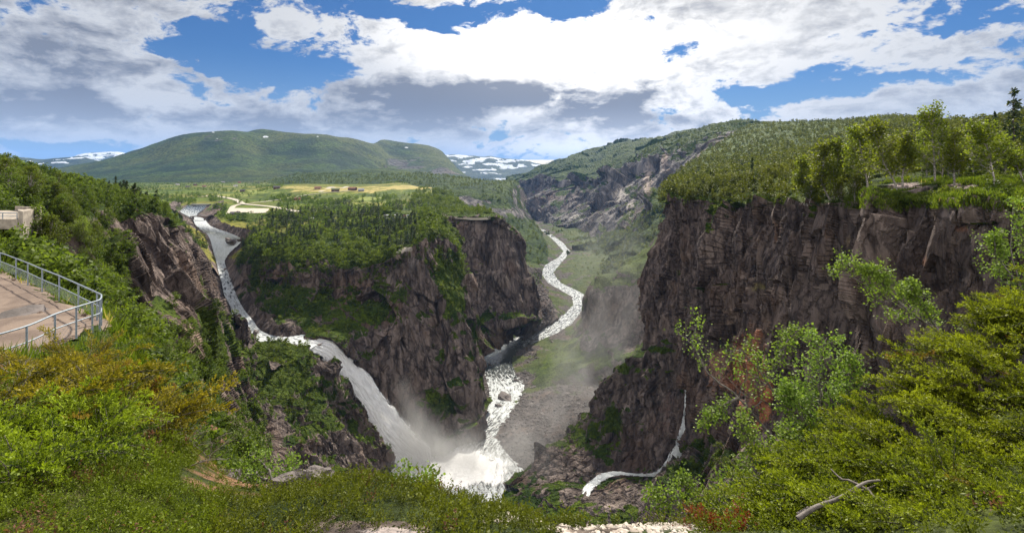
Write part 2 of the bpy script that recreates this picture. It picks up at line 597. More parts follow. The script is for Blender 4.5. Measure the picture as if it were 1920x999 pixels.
# --- the ground far below everything, out to the horizon
bs = 30000.0
n = 60
gx, gy = np.meshgrid(np.linspace(-bs, bs, n), np.linspace(-2000, 2 * bs - 2000, n))
P = np.stack([gx, gy, np.full_like(gx, -300.0)], -1)
o = mesh_obj('ground', P, grid_faces(n, n), M_hill, attrs={'veg': ('FLOAT', np.ones(n * n)), 'tint': ('COLOR', np.zeros((n * n, 4)))})
tag(o, kind='structure')


def pts(s, Y=None, g=0.0):
    """'u,v[,Y]' strings to control points"""
    out = []
    for q in s.split():
        a = [float(x) for x in q.split(',')]
        if len(a) == 2: a.append(Y)
        if len(a) == 3: a.append(g)
        out.append(tuple(a))
    return out


def far_range(name, sky, Y, base_v=352, mat=M_far, snow=0.0, seed=0.0, mids=(0.35, 0.7), Yb=0.8, nu=260, nv=70, amp=0.1, k=0.005):
    s = pts(sky, Y)
    rows = [s]
    for f in mids:
        rows.append([(u, v + (base_v - v) * f, Y * (1 - (1 - Yb) * f), g) for (u, v, _, g) in s])
    rows.append([(u, base_v, Y * Yb, g) for (u, v, _, g) in s])
    blobs = []
    o = build_patch(name, rows, nu, nv, mat, back=(Y * 0.1, Y * 0.012), vlam=400, seed=seed, lam0=Y * 0.12, amp=amp, k=k, slope=(0.3, 0.6))
    if snow:
        D = PATCH[name]
        P = D['P']
        n = fbm(P / np.array([Y * 0.03, Y * 0.03, Y * 0.006]) + seed, 5)
        zt = (P[..., 2] - P[..., 2].min()) / np.ptp(P[..., 2])
        w = smooth(n * 1.6 + (zt - 0.5) * 0.9, 0.42 - snow * 0.5, 0.62 - snow * 0.5)
        tint = np.zeros(P.shape[:2] + (4,), np.float32); tint[..., :3] = SNOW; tint[..., 3] = w
        o.data.attributes['tint'].data.foreach_set('color', tint.ravel())
    return o


far_range('far_mountains', '740,305 780,300 835,292 870,292 905,294 920,292 945,299 975,300 1000,305 1025,311 1060,318 1120,325', 12000, snow=0.42, seed=2)
far_range('far_mountain', '80,310 120,300 145,290 165,287 200,285 228,286 245,292 270,305 300,315', 12500, snow=0.95, seed=5, base_v=330)
far_range('far_hills', '-500,285 -200,290 0,300 40,296 80,300 110,296 150,293 180,300 230,308 320,322', 7500, snow=0.15, seed=9, base_v=345)

s0 = pts('-500,318,4200 -100,320,4200 0,319,4200 60,324,4200 120,316,4200 200,298,4200 270,279,4200 330,257,4200 370,249,4200 430,247,4200 465,250,4300 490,245,4500 540,250,4500 '
         '600,254,4500 660,262,4700 700,269,5000 725,264,5600 760,270,5600 800,274,5600 825,283,5500 845,300,5400 870,325,5200 900,345,5000')
rows = [s0,
        [(u + (8 if u > 700 else 0), v + (345 - v) * 0.4, Y * 0.87, g) for (u, v, Y, g) in s0],
        [(u, v + (345 - v) * 0.72, Y * 0.76, g) for (u, v, Y, g) in s0],
        [(u, 341, 2750, 0) for (u, v, Y, g) in s0],
        [(u, 352, 2050, 0) for (u, v, Y, g) in s0]]
build_patch('hill', rows, 560, 170, M_hill, back=(900, 60), vlam=220, lam0=700, k=0.010, amp=0.09, slope=(0.25, 0.6), vert=0.8, ridged=0.6,
            blobs=[(420, 262, 90, 8, 'rock', 0.25), (750, 308, 40, 12, 'rock', 0.5), (825, 322, 36, 10, 'rock', 0.5),
                   (498, 257, 5, 1.5, SNOW, 1), (407, 260, 3, 1.3, SNOW, 1), (596, 256, 4, 1.2, SNOW, 1), (762, 277, 5, 1.6, SNOW, 1), (400, 248, 4, 1.2, SNOW, 1)])

E = [pts('430,356,2900 560,330,3000 683,318,2900 767,323,2700 817,330,2500 867,335,2300 917,338,2150 960,340,2000 973,353,1990 985,375,1980', g=0.3),
     pts('430,360,2500 560,338,2350 683,338,2100 767,345,1950 817,350,1850 867,354,1780 917,357,1750 950,363,1760 972,382,1800 990,395,1850', g=0.1),
     pts('430,366,2200 560,356,2000 683,362,1800 767,372,1700 817,377,1650 867,385,1600 917,393,1580 955,402,1600 982,415,1680 1005,420,1800', g=-0.15),
     pts('430,420,1800 560,420,1750 683,425,1650 767,430,1550 817,435,1480 867,440,1430 917,442,1420 960,445,1450 1000,446,1500 1016,443,1600', g=0.5),
     pts('430,500,1500 560,500,1450 683,500,1400 767,500,1330 817,500,1280 867,500,1230 917,500,1210 965,500,1220 1000,495,1270 1026,478,1420', g=0.5),
     pts('430,560,1250 560,560,1230 683,560,1200 767,560,1150 817,560,1120 867,560,1080 917,555,1080 965,540,1100 1000,520,1150 1018,500,1290', g=0.5)]
build_patch('valley_shoulder', E, 420, 200, M_wall, back=(500, 40), vlam=70, lam0=260, k=0.012, amp=0.13, slope=(0.40, 0.75), seed=3,
            blobs=[(860, 378, 60, 10, 'rock', 0.55), (930, 400, 50, 12, 'rock', 0.5)])

Fr = [pts('950,337,4300 1000,318,4200 1037,306,4100 1085,289,4000 1125,278,3900 1167,268,3700 1205,267,3500 1245,262,3300 1310,247,3000 1400,233,2600 1500,252,2300', g=0.7),
      pts('960,345,3600 1000,331,3300 1040,327,3000 1085,326,2800 1120,328,2500 1155,310,2350 1200,288,2250 1236,275,2150 1295,259,2050 1376,243,1950 1480,262,1850', g=0.1),
      pts('975,370,3300 1000,365,3000 1040,360,2750 1085,360,2550 1125,355,2270 1165,345,2080 1205,330,1960 1236,318,1860 1280,296,1800 1370,252,1800 1480,285,1750', g=-0.5),
      pts('990,408,2850 1008,418,2600 1042,428,2200 1085,436,1950 1125,434,1750 1165,424,1600 1202,404,1520 1232,384,1470 1270,325,1500 1360,265,1650 1470,300,1600', g=-0.45),
      pts('1008,425,2450 1022,437,2150 1054,458,1780 1096,474,1500 1136,476,1340 1165,455,1300 1200,440,1200 1235,420,1150 1270,390,1200 1350,330,1300 1450,350,1250', g=0.7),
      pts('1024,436,2120 1058,456,1760 1092,486,1400 1088,524,1130 1122,556,920 1150,562,835 1190,560,800 1230,560,780 1270,560,780 1340,560,800 1440,560,800', g=0.7)]
build_patch('valley_wall', Fr, 520, 330, M_wall, facet=((170, 60), (60, 25)),  back=(700, 60), vlam=60, lam0=330, k=0.020, amp=0.2, vert=0.5, ridged=0.7, seed=7, slope=(0.45, 0.8),
            blobs=[(1160, 362, 14, 20, (0.42, 0.38, 0.34), 0.8), (1215, 340, 14, 40, (0.38, 0.31, 0.26), 0.75), (1245, 305, 12, 26, (0.33, 0.26, 0.22), 0.6), (1060, 408, 45, 8, (0.30, 0.28, 0.26), 0.7), (1180, 385, 12, 26, (0.35, 0.31, 0.28), 0.6)])

# --- gorge floor: a height field that follows the river
RIV = np.array([  # u_left, u_right, v, Z
    (1012, 1019, 430, -245), (1030, 1041, 444, -243), (1042, 1056, 455, -241), (1056, 1070, 471, -239), (1046, 1062, 483, -237), (1022, 1050, 496, -234), (1014, 1038, 512, -231),
    (1026, 1052, 530, -229), (1052, 1084, 545, -226), (1072, 1103, 556, -224), (1074, 1099, 572, -221), (1056, 1086, 590, -218), (1024, 1072, 608, -216),
    (985, 1042, 626, -214), (938, 1004, 642, -213), (906, 976, 656, -212), (903, 960, 672, -210), (908, 966, 700, -208.4), (915, 984, 724, -207.2), (918, 976, 745, -206.4), (906, 960, 770, -205.6),
    (880, 942, 795, -205), (838, 928, 820, -204.6), (770, 950, 850, -204.2), (740, 985, 885, -204), (760, 985, 930, -204), (780, 960, 1000, -204), (800, 940, 1150, -204)], float)
rY = -RIV[:, 3] * F / (RIV[:, 2] - VC)
rXl = (RIV[:, 0] - UC) / F * rY
rXr = (RIV[:, 1] - UC) / F * rY


def riv_at(Y):
    o = np.argsort(rY)
    return np.interp(Y, rY[o], rXl[o]), np.interp(Y, rY[o], rXr[o]), np.interp(Y, rY[o], RIV[o, 3])


ny, nx = 620, 340
Ys = np.geomspace(230, 2500, ny)
tx = np.linspace(-1, 1, nx)
tx = np.sign(tx) * (0.35 * np.abs(tx) + 0.65 * np.abs(tx) ** 3)
xl, xr, zr = riv_at(Ys)
hw = 90 + Ys * 0.14
X = ((xl + xr) / 2)[:, None] + tx[None, :] * hw[:, None]
Yg = np.repeat(Ys[:, None], nx, 1)
dr = np.maximum(X - xr[:, None], xl[:, None] - X)
Z = zr[:, None] + np.clip(dr * 0.16, -1.6, 26) - 0.35
P = np.stack([X, Yg, Z], -1)
nn = fbm(P / 26.0, 6) * 5.5 * smooth(dr, -2, 30) + (1 - np.abs(fbm(P / 7.0 + 4, 4)) * 2) * 1.3 * smooth(dr, -6, 6) * np.clip(Yg / 400, 0.6, 2)
P[..., 2] += nn
uu, vv = project(P)
veg = smooth(fbm(P / 40, 4) + 0.25 * smooth(dr, 5, 40) + 0.25 * (uu > 950) * (vv < 700), 0.05, 0.5)
veg = np.where(vv > 740, veg * 0.15, veg)
ft = np.zeros(P.shape[:2] + (4,), np.float32)
M_floor = terrain_mat('gorge_floor', 2.2, rock_a=(0.045, 0.036, 0.034), rock_b=(0.115, 0.098, 0.092), rock_c=(0.02, 0.017, 0.017), streak=1.0, bump=1.0,
                      veg_a=(0.025, 0.045, 0.006), veg_b=(0.065, 0.095, 0.010), veg_c=(0.09, 0.10, 0.018))
o = mesh_obj('gorge_floor', P, grid_faces(ny, nx), M_floor, attrs={'veg': ('FLOAT', veg), 'tint': ('COLOR', ft)})
tag(o, kind='structure')
PATCH['gorge_floor'] = dict(P=P, N=grid_normals(P), veg=veg, tint=ft, u=uu, v=vv)

# --- slope of scree right of the road buttress
T = [pts('945,470,860 985,498,920 1003,503,990 1014,505,1180'), pts('965,515,770 1000,528,810 1008,528,900 1016,532,1030'),
     pts('985,560,700 1020,568,730 1036,572,800 1050,566,870'), pts('990,600,655 1012,606,678 1030,604,710 1046,594,755'), pts('975,638,640 1000,628,672 1016,620,705 1036,606,748')]
build_patch('scree_slope', T, 160, 130, M_floor, vlam=18, lam0=60, k=0.006, slope=(0.9, 1.2), seed=4, vnoise=0.5,
            blobs=[(1010, 522, 30, 14, 'veg', 0.8), (1030, 575, 40, 30, (0.135, 0.105, 0.095), 0.7)])


def uvz(u, v, Z):
    Y = -Z * F / (v - VC)
    return W(u, v, Y)


# upper river above the fall: (u_left, v_left, u_right, v_right, Z, foam)
UP = [(366, 378, 390, 379, -60, .2), (352, 388, 380, 391, -60.5, .3), (341, 398, 366, 403, -61.5, .55), (362, 410, 381, 411, -63.5, .8), (369, 422, 392, 424, -66, .8), (380, 430, 418, 434, -69, .6), (393, 438, 444, 445, -73, .8),
      (400, 451, 446, 455, -79, .95), (403, 470, 430, 472, -87, .95), (407, 490, 420, 490, -95, .8), (411, 509, 425, 508, -101, .6), (418, 533, 433, 530, -107, .6), (423, 554, 442, 556, -111, .65),
      (435, 577, 455, 580, -115, .7), (440, 598, 470, 600, -118, .8), (452, 616, 484, 619, -121, .8), (490, 640, 512, 632, -123.5, .75), (522, 650, 540, 634, -124.5, .6), (548, 662, 574, 631, -125.5, .75),
      (572, 662, 608, 638, -127.6, .85)]

_L = np.array([uvz(a, b_, z) for a, b_, c_, d_, z, f_ in UP]); _R = np.array([uvz(c_, d_, z) for a, b_, c_, d_, z, f_ in UP])
_o = np.argsort(_L[:, 1]); _p = np.argsort(_R[:, 1])


def upper_d(P):
    Y = P[..., 1]
    xl = np.interp(Y, _L[_o, 1], _L[_o, 0]); xr = np.interp(Y, _R[_p, 1], _R[_p, 0])
    d = np.maximum(np.maximum(xl - P[..., 0], P[..., 0] - xr), 0)
    return np.where((Y > 405) & (Y < 900), d, 999.0)


def carve(P):
    """the upper river's bed is cut into the land"""
    Y = P[..., 1]
    xl = np.interp(Y, _L[_o, 1], _L[_o, 0]); xr = np.interp(Y, _R[_p, 1], _R[_p, 0]); z = np.interp(Y, _L[_o, 1], _L[_o, 2])
    d = np.maximum(np.maximum(xl - P[..., 0], P[..., 0] - xr), 0)
    sl = 0.22 + 1.6 * smooth(-Y, -590, -470)
    lim = z - 2.0 + d * sl + 2.0 * fbm(P / 8.0, 3) * smooth(d, 2, 12)
    m = (Y > 405) & (Y < 900) & (d < 45)
    P[..., 2] = np.where(m, np.minimum(P[..., 2], lim), P[..., 2])
    return P


# --- plateau
pl_cols = [-100, 150, 300, 400, 470, 540, 620, 700, 760, 810]
prow = []
for (Y, Z, vadd) in [(2600, -62, 0), (1900, -60, 0), (1500, -56, 0), (1200, -56, 0), (1000, -58, 0), (850, -60, 0), (730, -61, 0), (640, -63, 0), (560, -72, 0), (500, -95, 0)]:
    r = []
    for u in pl_cols:
        z = Z
        if u >= 540 and 1100 < Y < 1700: z += 16          # the yellow ridge with the cabins
        if u >= 760 and Y > 1700: z -= 60
        if u == 810 and Y > 1300: z -= 40
        r.append((u, VC - F * z / Y, Y, 0.4))
    prow.append(r)
SUNNY = (0.30, 0.25, 0.085)  # sunlight on the yellow rise, painted into the ground tint
GRASS = (0.17, 0.20, 0.045)
DIRT = (0.33, 0.29, 0.24)
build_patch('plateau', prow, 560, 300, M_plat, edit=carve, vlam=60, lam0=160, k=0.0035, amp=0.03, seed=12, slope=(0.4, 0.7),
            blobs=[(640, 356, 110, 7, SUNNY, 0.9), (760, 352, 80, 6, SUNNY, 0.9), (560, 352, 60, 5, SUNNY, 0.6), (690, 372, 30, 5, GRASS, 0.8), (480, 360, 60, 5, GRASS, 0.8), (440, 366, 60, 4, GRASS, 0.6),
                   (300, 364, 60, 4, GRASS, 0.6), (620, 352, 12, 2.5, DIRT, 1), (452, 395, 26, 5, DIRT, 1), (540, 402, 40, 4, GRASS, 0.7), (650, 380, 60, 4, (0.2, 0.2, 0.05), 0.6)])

# --- buttress with the road on its rim
H = [pts('790,352,1300 812,356,1230 835,362,1150 855,372,1050 870,382,960 885,392,900 905,402,860', g=0.5),
     pts('770,380,900 800,384,880 830,386,860 860,390,840 890,395,800 915,402,770 935,410,790', g=0.4),
     pts('816,404,705 835,404,697 865,406,682 895,407,662 925,407,646 944,423,660 966,446,700', g=0.0),
     pts('819,411,700 838,411,692 867,413,678 897,414,658 928,414,643 948,430,658 969,452,698', g=-0.4),
     pts('824,450,684 845,450,674 870,450,660 900,450,644 932,455,632 956,466,646 979,484,690', g=-0.45),
     pts('837,500,672 857,500,657 880,505,642 910,510,627 940,515,621 968,520,635 990,526,680', g=-0.4),
     pts('860,555,652 880,560,637 905,566,624 930,571,614 957,576,611 986,582,620 1009,586,665', g=-0.4),
     pts('880,590,632 895,596,622 915,603,609 940,607,600 967,603,600 997,598,612 1018,598,642', g=-0.1),
     pts('895,625,600 906,630,592 922,632,600 942,630,615 962,625,635 985,617,662 1008,604,712', g=-0.1),
     pts('895,648,575 900,652,575 908,652,580 926,645,600 948,637,625 975,628,660 1004,612,712', g=-0.1)]
build_patch('road_buttress', H, 420, 460, M_cliff, warp=((50, 6.0), (20, 4.0)), facet=((40, 11), (15, 5)), vlam=30, lam0=100, k=0.018, amp=0.15, seed=21, slope=(0.5, 0.85), ridged=0.6, blocky=0.35, vert=0.3,
            blobs=[(940, 635, 60, 22, (0.115, 0.085, 0.062), 0.8), (900, 430, 50, 8, 'veg', 0.25), (955, 500, 20, 40, 'veg', 0.1)])

# --- main buttress above the pool
I = [pts('435,404,670 470,404,670 520,404,690 600,403,700 680,401,710 750,399,720 790,400,710 818,402,690 842,425,640 862,465,610', g=0.5),
     pts('452,436,590 480,430,590 520,440,580 590,440,570 665,440,560 735,440,550 780,435,540 815,412,600 840,450,560 868,500,560', g=0.5),
     pts('448,468,515 470,462,500 515,474,480 580,482,462 650,486,448 715,482,440 762,470,433 812,437,470 842,482,500 874,535,520', g=0.25),
     pts('436,502,495 458,515,478 510,530,450 585,540,434 648,532,430 712,530,428 757,528,426 812,528,442 852,560,452 892,580,490', g=0.12),
     pts('452,553,460 470,572,438 525,590,412 590,600,402 650,592,408 708,600,412 753,600,413 808,600,426 866,622,436 908,632,482', g=-0.25),
     pts('484,605,416 512,628,396 562,631,385 613,637,378 652,659,371 703,680,386 757,680,398 815,690,405 880,690,422 916,662,470', g=-0.3),
     pts('498,650,410 540,665,396 590,680,388 640,692,383 690,712,382 728,738,384 778,745,388 828,760,390 885,750,408 914,704,454', g=-0.2),
     pts('560,750,396 600,760,390 650,780,386 700,792,383 738,795,381 765,805,379 800,818,379 842,812,384 892,788,404 926,736,448', g=-0.25),
     pts('640,860,384 660,860,380 700,870,377 730,870,374 766,862,372 784,842,370 826,843,373 846,826,381 893,790,401 928,752,438', g=-0.3),
     pts('660,950,360 680,950,356 710,950,352 740,950,350 770,940,350 800,900,352 835,870,360 862,842,380 888,818,396 914,790,424', g=-0.3)]
build_patch('main_buttress', I, 760, 640, M_cliff, edit=carve, warp=((60, 9.0), (22, 4.0)), facet=((34, 11), (13, 4.5), (5, 1.6)), vlam=24, lam0=90, k=0.018, amp=0.12, seed=31, slope=(0.5, 0.85), ridged=0.65, blocky=0.5, vert=0.32,
            blobs=[(540, 560, 90, 35, 'veg', 0.3), (850, 555, 26, 90, 'veg', 0.8), (890, 640, 22, 60, 'veg', 0.8), (905, 715, 20, 30, 'veg', 0.5), (832, 760, 36, 34, 'veg', 0.9),
                   (700, 590, 46, 22, 'veg', 0.7), (640, 612, 40, 12, 'veg', 0.4), (560, 650, 10, 4, 'veg', 0.4), (755, 560, 20, 30, 'veg', 0.35), (470, 520, 30, 50, 'veg', 0.35), (590, 627, 22, 5, 'veg', 0.7),
                   (755, 468, 26, 6, (0.36, 0.32, 0.28), 0.9), (632, 480, 16, 4, (0.36, 0.32, 0.28), 0.8), (775, 505, 14, 50, (0.20, 0.18, 0.18), 0.5)])

# --- spur in front of the fall
Lp = [pts('425,590,338 470,640,346 520,643,350 560,654,352 600,678,352 646,720,350 672,752,348 690,808,345 733,866,340', g=0.15),
      pts('430,660,306 468,690,315 508,698,320 548,708,325 584,728,328 625,755,330 655,787,331 680,828,331 715,882,328', g=0.2),
      pts('440,750,275 463,760,283 498,765,290 533,775,294 570,790,298 606,810,301 640,838,305 670,868,308 700,905,312', g=-0.1),
      pts('448,840,246 473,845,250 500,850,256 535,860,262 570,870,268 606,885,275 640,900,283 670,918,291 700,940,300', g=-0.3),
      pts('448,960,205 473,960,210 500,960,215 535,960,222 570,965,230 606,970,240 640,980,250 670,990,262 700,1000,275', g=-0.3)]
build_patch('falls_spur', Lp, 420, 380, M_cliff, warp=((20, 4.0), (9, 1.5)), facet=((16, 5), (6, 2.2), (2.5, 0.8)), back=(22, 30), vlam=16, lam0=60, k=0.020, amp=0.17, seed=41, slope=(0.45, 0.8), blocky=0.5, vert=0.5, ridged=0.6,
            blobs=[(540, 690, 60, 50, 'veg', 0.5), (600, 760, 40, 40, 'veg', 0.25), (610, 690, 26, 20, 'rock', 0.8), (660, 840, 40, 50, 'rock', 0.3), (500, 820, 50, 60, 'rock', 0.5)])

# --- left hillside, its cliffs and the slope down to the gully
J = [pts('-500,296,130 -220,306,150 -10,329,190 70,342,235 150,348,280 228,370,340 295,400,430 330,424,530 362,445,640', g=0.6),
     pts('-500,330,70 -220,345,80 -10,356,100 70,366,130 150,372,175 225,388,220 286,408,285 332,434,370 368,462,560', g=0.6),
     pts('-500,380,45 -220,385,50 -10,398,60 70,412,80 145,404,125 215,402,168 282,408,195 330,446,310 378,496,480', g=0.4),
     pts('-500,440,34 -220,440,38 -10,446,46 75,455,62 160,462,98 245,480,155 322,468,190 358,490,290 398,542,450', g=0.0),
     pts('-500,500,28 -220,500,30 -10,497,36 100,520,46 185,540,72 268,560,135 352,520,188 380,555,268 414,600,415', g=0.0),
     pts('-500,560,25 -220,560,25 -10,545,28 110,560,33 205,590,52 305,636,112 374,590,176 404,622,246 440,655,375', g=0.0),
     pts('-500,620,21 -220,620,21 -10,605,22 125,622,24 222,650,37 342,718,88 400,690,165 428,712,228 462,725,335', g=0.1),
     pts('-500,690,17 -220,690,17 -10,682,17.3 125,690,17 242,722,26 362,790,62 430,760,150 456,780,210 490,790,290', g=0.1),
     pts('-500,800,11 -220,800,11 -10,800,11 125,800,12 260,830,19 405,855,46 470,830,130 476,860,180 495,880,250', g=0.1),
     pts('-500,1000,9 -220,1000,9 -10,1000,9 125,1000,10 290,1000,15 430,1000,35 480,960,80 490,960,140 500,960,200', g=0.1)]


def terrace_edit(P):
    P = carve(P)
    X, Y = P[..., 0], P[..., 1]
    inside = np.ones(X.shape)
    for i in range(len(TERR)):
        a, b = TERR[i], TERR[(i + 1) % len(TERR)]
        L = math.hypot(b[0] - a[0], b[1] - a[1])
        d = ((b[0] - a[0]) * (Y - a[1]) - (b[1] - a[1]) * (X - a[0])) / L   # positive inside (counter-clockwise)
        inside = np.minimum(inside, smooth(d, -1.6, 0.2))
    P[..., 2] = P[..., 2] * (1 - inside) + (-6.62) * inside
    # ground falls away below the railing
    return P


def tz(u, v): return W(u, v, 6.5 * F / (v - VC))[:2]
TERR = [tz(-900, 690), tz(-10, 690), tz(60, 678), tz(130, 650), tz(190, 612), tz(188, 590), tz(120, 556), tz(60, 535), tz(0, 505), tz(-200, 478), tz(-700, 450)]
TERR = [(-60.0, TERR[0][1])] + [tuple(q) for q in TERR[1:-1]] + [(-60.0, 42.0)]
build_patch('left_hillside', J, 760, 720, M_rock2, warp=((40, 4.0), (15, 2.0)), facet=((22, 5.0), (8, 2.2), (3, 0.8)), back=(60, 12), vlam=9, lam0=60, k=0.013, amp=0.11, seed=52, slope=(0.42, 0.8), blocky=0.2, vert=0.3, ridged=0.5, shear=0.45, edit=terrace_edit,
            blobs=[(300, 500, 62, 80, 'rock', 0.85), (262, 440, 40, 50, 'rock', 0.7), (345, 560, 30, 50, 'rock', 0.7), (300, 450, 60, 60, (0.17, 0.145, 0.135), 0.35), (385, 460, 30, 60, 'rock', 0.55), (405, 540, 14, 40, 'rock', 0.7),
                   (395, 830, 70, 50, (0.22, 0.12, 0.07), 0.85), (395, 840, 60, 50, 'rock', 0.9), (355, 640, 24, 40, (0.36, 0.26, 0.20), 0.95), (100, 425, 14, 26, 'rock', 0.8), (85, 448, 20, 20, 'rock', 0.8), (400, 730, 24, 16, (0.30, 0.25, 0.21), 0.8), (430, 745, 22, 26, 'rock', 0.6),
                   (380, 650, 26, 70, 'veg', 0.3), (410, 640, 16, 60, 'veg', 0.7), (130, 345, 10, 4, 'rock', 0.8), (60, 362, 10, 4, 'rock', 0.6), (378, 590, 12, 40, 'veg', 0.5)])

# --- right hillside and the long cliff below it
N_ = [pts('1380,248,1500 1405,238,1500 1440,232,1500 1490,230,1400 1560,228,1300 1640,222,1150 1710,221,1000 1775,232,640 1850,234,400 1920,232,330 2100,220,310 2500,200,300', g=0.6),
      pts('1320,288,1150 1370,280,1050 1420,275,1000 1490,270,900 1560,265,800 1640,258,650 1710,258,500 1780,262,380 1850,262,280 1920,262,230 2100,255,210 2500,245,200', g=0.6),
      pts('1275,325,780 1330,318,700 1400,312,620 1480,308,520 1560,305,420 1640,302,330 1710,302,250 1780,304,200 1850,306,170 1920,308,150 2100,305,140 2500,300,130', g=0.6),
      pts('1248,355,500 1300,352,430 1370,350,355 1450,348,290 1540,347,220 1620,345,170 1700,343,140 1780,340,120 1850,340,105 1920,342,95 2100,340,90 2500,340,85', g=0.6),
      pts('1236,371,410 1290,372,338 1370,374,266 1450,376,206 1540,375,160 1620,374,129 1700,373,104 1780,376,88 1860,382,77 1930,386,70 2100,395,62 2500,410,55', g=0.5),
      pts('1235,379,399 1288,382,328 1370,386,257 1450,388,198 1540,387,153 1620,386,124 1700,386,100 1780,390,85 1860,396,75 1935,400,68 2100,412,60 2500,425,54', g=0.0),
      pts('1230,430,396 1284,430,324 1370,440,250 1450,445,192 1540,445,149 1620,448,120 1700,450,97 1780,452,83 1862,455,73 1938,455,67 2100,460,59 2500,470,53', g=-0.4),
      pts('1212,520,390 1272,530,316 1366,540,240 1450,548,184 1540,552,143 1622,556,116 1702,560,94 1785,562,80 1870,560,71 1945,560,65 2100,560,58 2500,560,52', g=-0.4),
      pts('1200,615,400 1284,632,308 1372,650,228 1455,660,174 1542,662,136 1625,664,111 1705,668,90 1790,670,77 1875,670,69 1950,670,63 2100,670,56 2500,670,50', g=-0.4),
      pts('1215,720,415 1290,755,292 1366,770,214 1450,780,163 1540,785,128 1625,788,104 1705,790,86 1790,790,74 1875,790,66 1950,790,60 2100,790,54 2500,790,48', g=-0.4),
      pts('1215,820,420 1292,838,270 1345,865,196 1430,885,146 1530,895,116 1620,900,96 1700,900,80 1790,900,70 1875,900,62 1950,900,57 2100,900,51 2500,900,46', g=-0.1),
      pts('1215,940,400 1285,955,240 1325,980,172 1410,1000,128 1520,1010,102 1620,1010,86 1700,1010,72 1790,1010,64 1875,1010,57 1950,1010,52 2100,1010,46 2500,1010,42', g=0.0)]
build_patch('right_hillside', N_, 900, 860, M_rock2, warp=((45, 7.0), (13, 2.0)), facet=((26, 7.5), (9, 3.0), (3.2, 1.4)), back=(100, 4), vlam=14, lam0=70, k=0.012, amp=0.10, seed=63, slope=(0.45, 0.8), blocky=0.2, vert=0.30, ridged=0.5, shear=-0.45,
            blobs=[(1395, 690, 44, 80, (0.36, 0.155, 0.085), 0.80), (1350, 700, 34, 60, (0.33, 0.19, 0.13), 0.72), (1375, 610, 26, 40, (0.36, 0.27, 0.22), 0.7), (1425, 760, 36, 50, (0.38, 0.15, 0.075), 0.85), (1460, 430, 20, 30, (0.30,0.17,0.11), 0.45), (1560, 440, 16, 40, (0.30,0.17,0.11), 0.5), (1850, 470, 20, 30, (0.16,0.10,0.08), 0.5),
                   (1640, 460, 16, 40, (0.40, 0.19, 0.11), 0.55), (1590, 450, 10, 26, (0.34, 0.25, 0.16), 0.55), (1680, 480, 12, 30, (0.36, 0.19, 0.12), 0.5), (1740, 500, 12, 40, (0.40, 0.20, 0.12), 0.55),
                   (1800, 430, 30, 12, (0.34, 0.18, 0.12), 0.5), (1720, 580, 26, 40, (0.30, 0.24, 0.20), 0.5), (1480, 640, 24, 30, (0.30, 0.19, 0.14), 0.45),
                   (1700, 350, 60, 8, 'rock', 1.0), (1790, 350, 34, 6, 'rock', 1.0), (1700, 352, 75, 10, (0.34, 0.27, 0.25), 0.8), (1790, 350, 40, 7, (0.34, 0.27, 0.25), 0.75),
                   (1320, 470, 18, 60, 'veg', 0.55), (1270, 510, 14, 12, 'veg', 0.6), (1340, 400, 26, 26, 'veg', 0.5), (1310, 850, 40, 26, 'veg', 0.7), (1280, 900, 40, 20, 'veg', 0.5), (1420, 540, 20, 12, (0.20, 0.17, 0.06), 0.6)])

# --- shoulder of the right wall behind the mist
Pm = [pts('1345,415,640 1270,425,610 1217,462,588 1182,490,576 1150,513,570 1124,522,580 1104,555,640 1104,594,720', g=0.3),
      pts('1345,500,545 1270,510,535 1217,518,528 1182,528,528 1150,537,536 1118,547,560 1098,582,640 1092,620,700', g=0.1),
      pts('1345,620,480 1270,620,478 1217,615,482 1182,614,492 1142,612,512 1106,612,546 1080,630,605 1052,656,640', g=-0.1),
      pts('1345,720,440 1270,720,434 1217,715,438 1172,712,448 1122,705,468 1070,692,492 1020,680,530 985,674,575', g=0.0),
      pts('1345,800,400 1270,800,396 1212,792,400 1162,786,406 1102,780,420 1042,765,440 1000,745,465 976,716,512', g=-0.2),
      pts('1345,880,360 1270,880,352 1200,872,352 1140,870,352 1070,868,355 1000,858,368 958,838,390 934,792,424', g=-0.4),
      pts('1345,960,320 1270,960,312 1200,950,312 1140,950,312 1070,950,315 1000,940,320 960,930,330 960,870,360', g=-0.4)]
build_patch('misty_slope', Pm, 420, 420, M_cliff, warp=((40, 8.0), (16, 4.0)), back=(90, 20), vlam=22, lam0=80, k=0.020, amp=0.15, seed=71, slope=(0.5, 0.85), blocky=0.4, vert=0.5,
            blobs=[(1020, 640, 55, 22, (0.085, 0.12, 0.015), 0.8), (1070, 625, 30, 14, (0.07, 0.10, 0.015), 0.6), (1010, 705, 26, 14, 'veg', 0.9), (1015, 740, 24, 12, 'veg', 0.8), (1065, 670, 40, 26, 'veg', 0.5),
                   (990, 800, 60, 50, (0.050, 0.040, 0.038), 0.9), (1130, 530, 30, 8, 'veg', 0.9), (1180, 600, 60, 60, 'rock', 0.5), (970, 700, 20, 30, (0.06, 0.05, 0.045), 0.6), (1100, 740, 80, 60, (0.062, 0.048, 0.045), 0.7)])

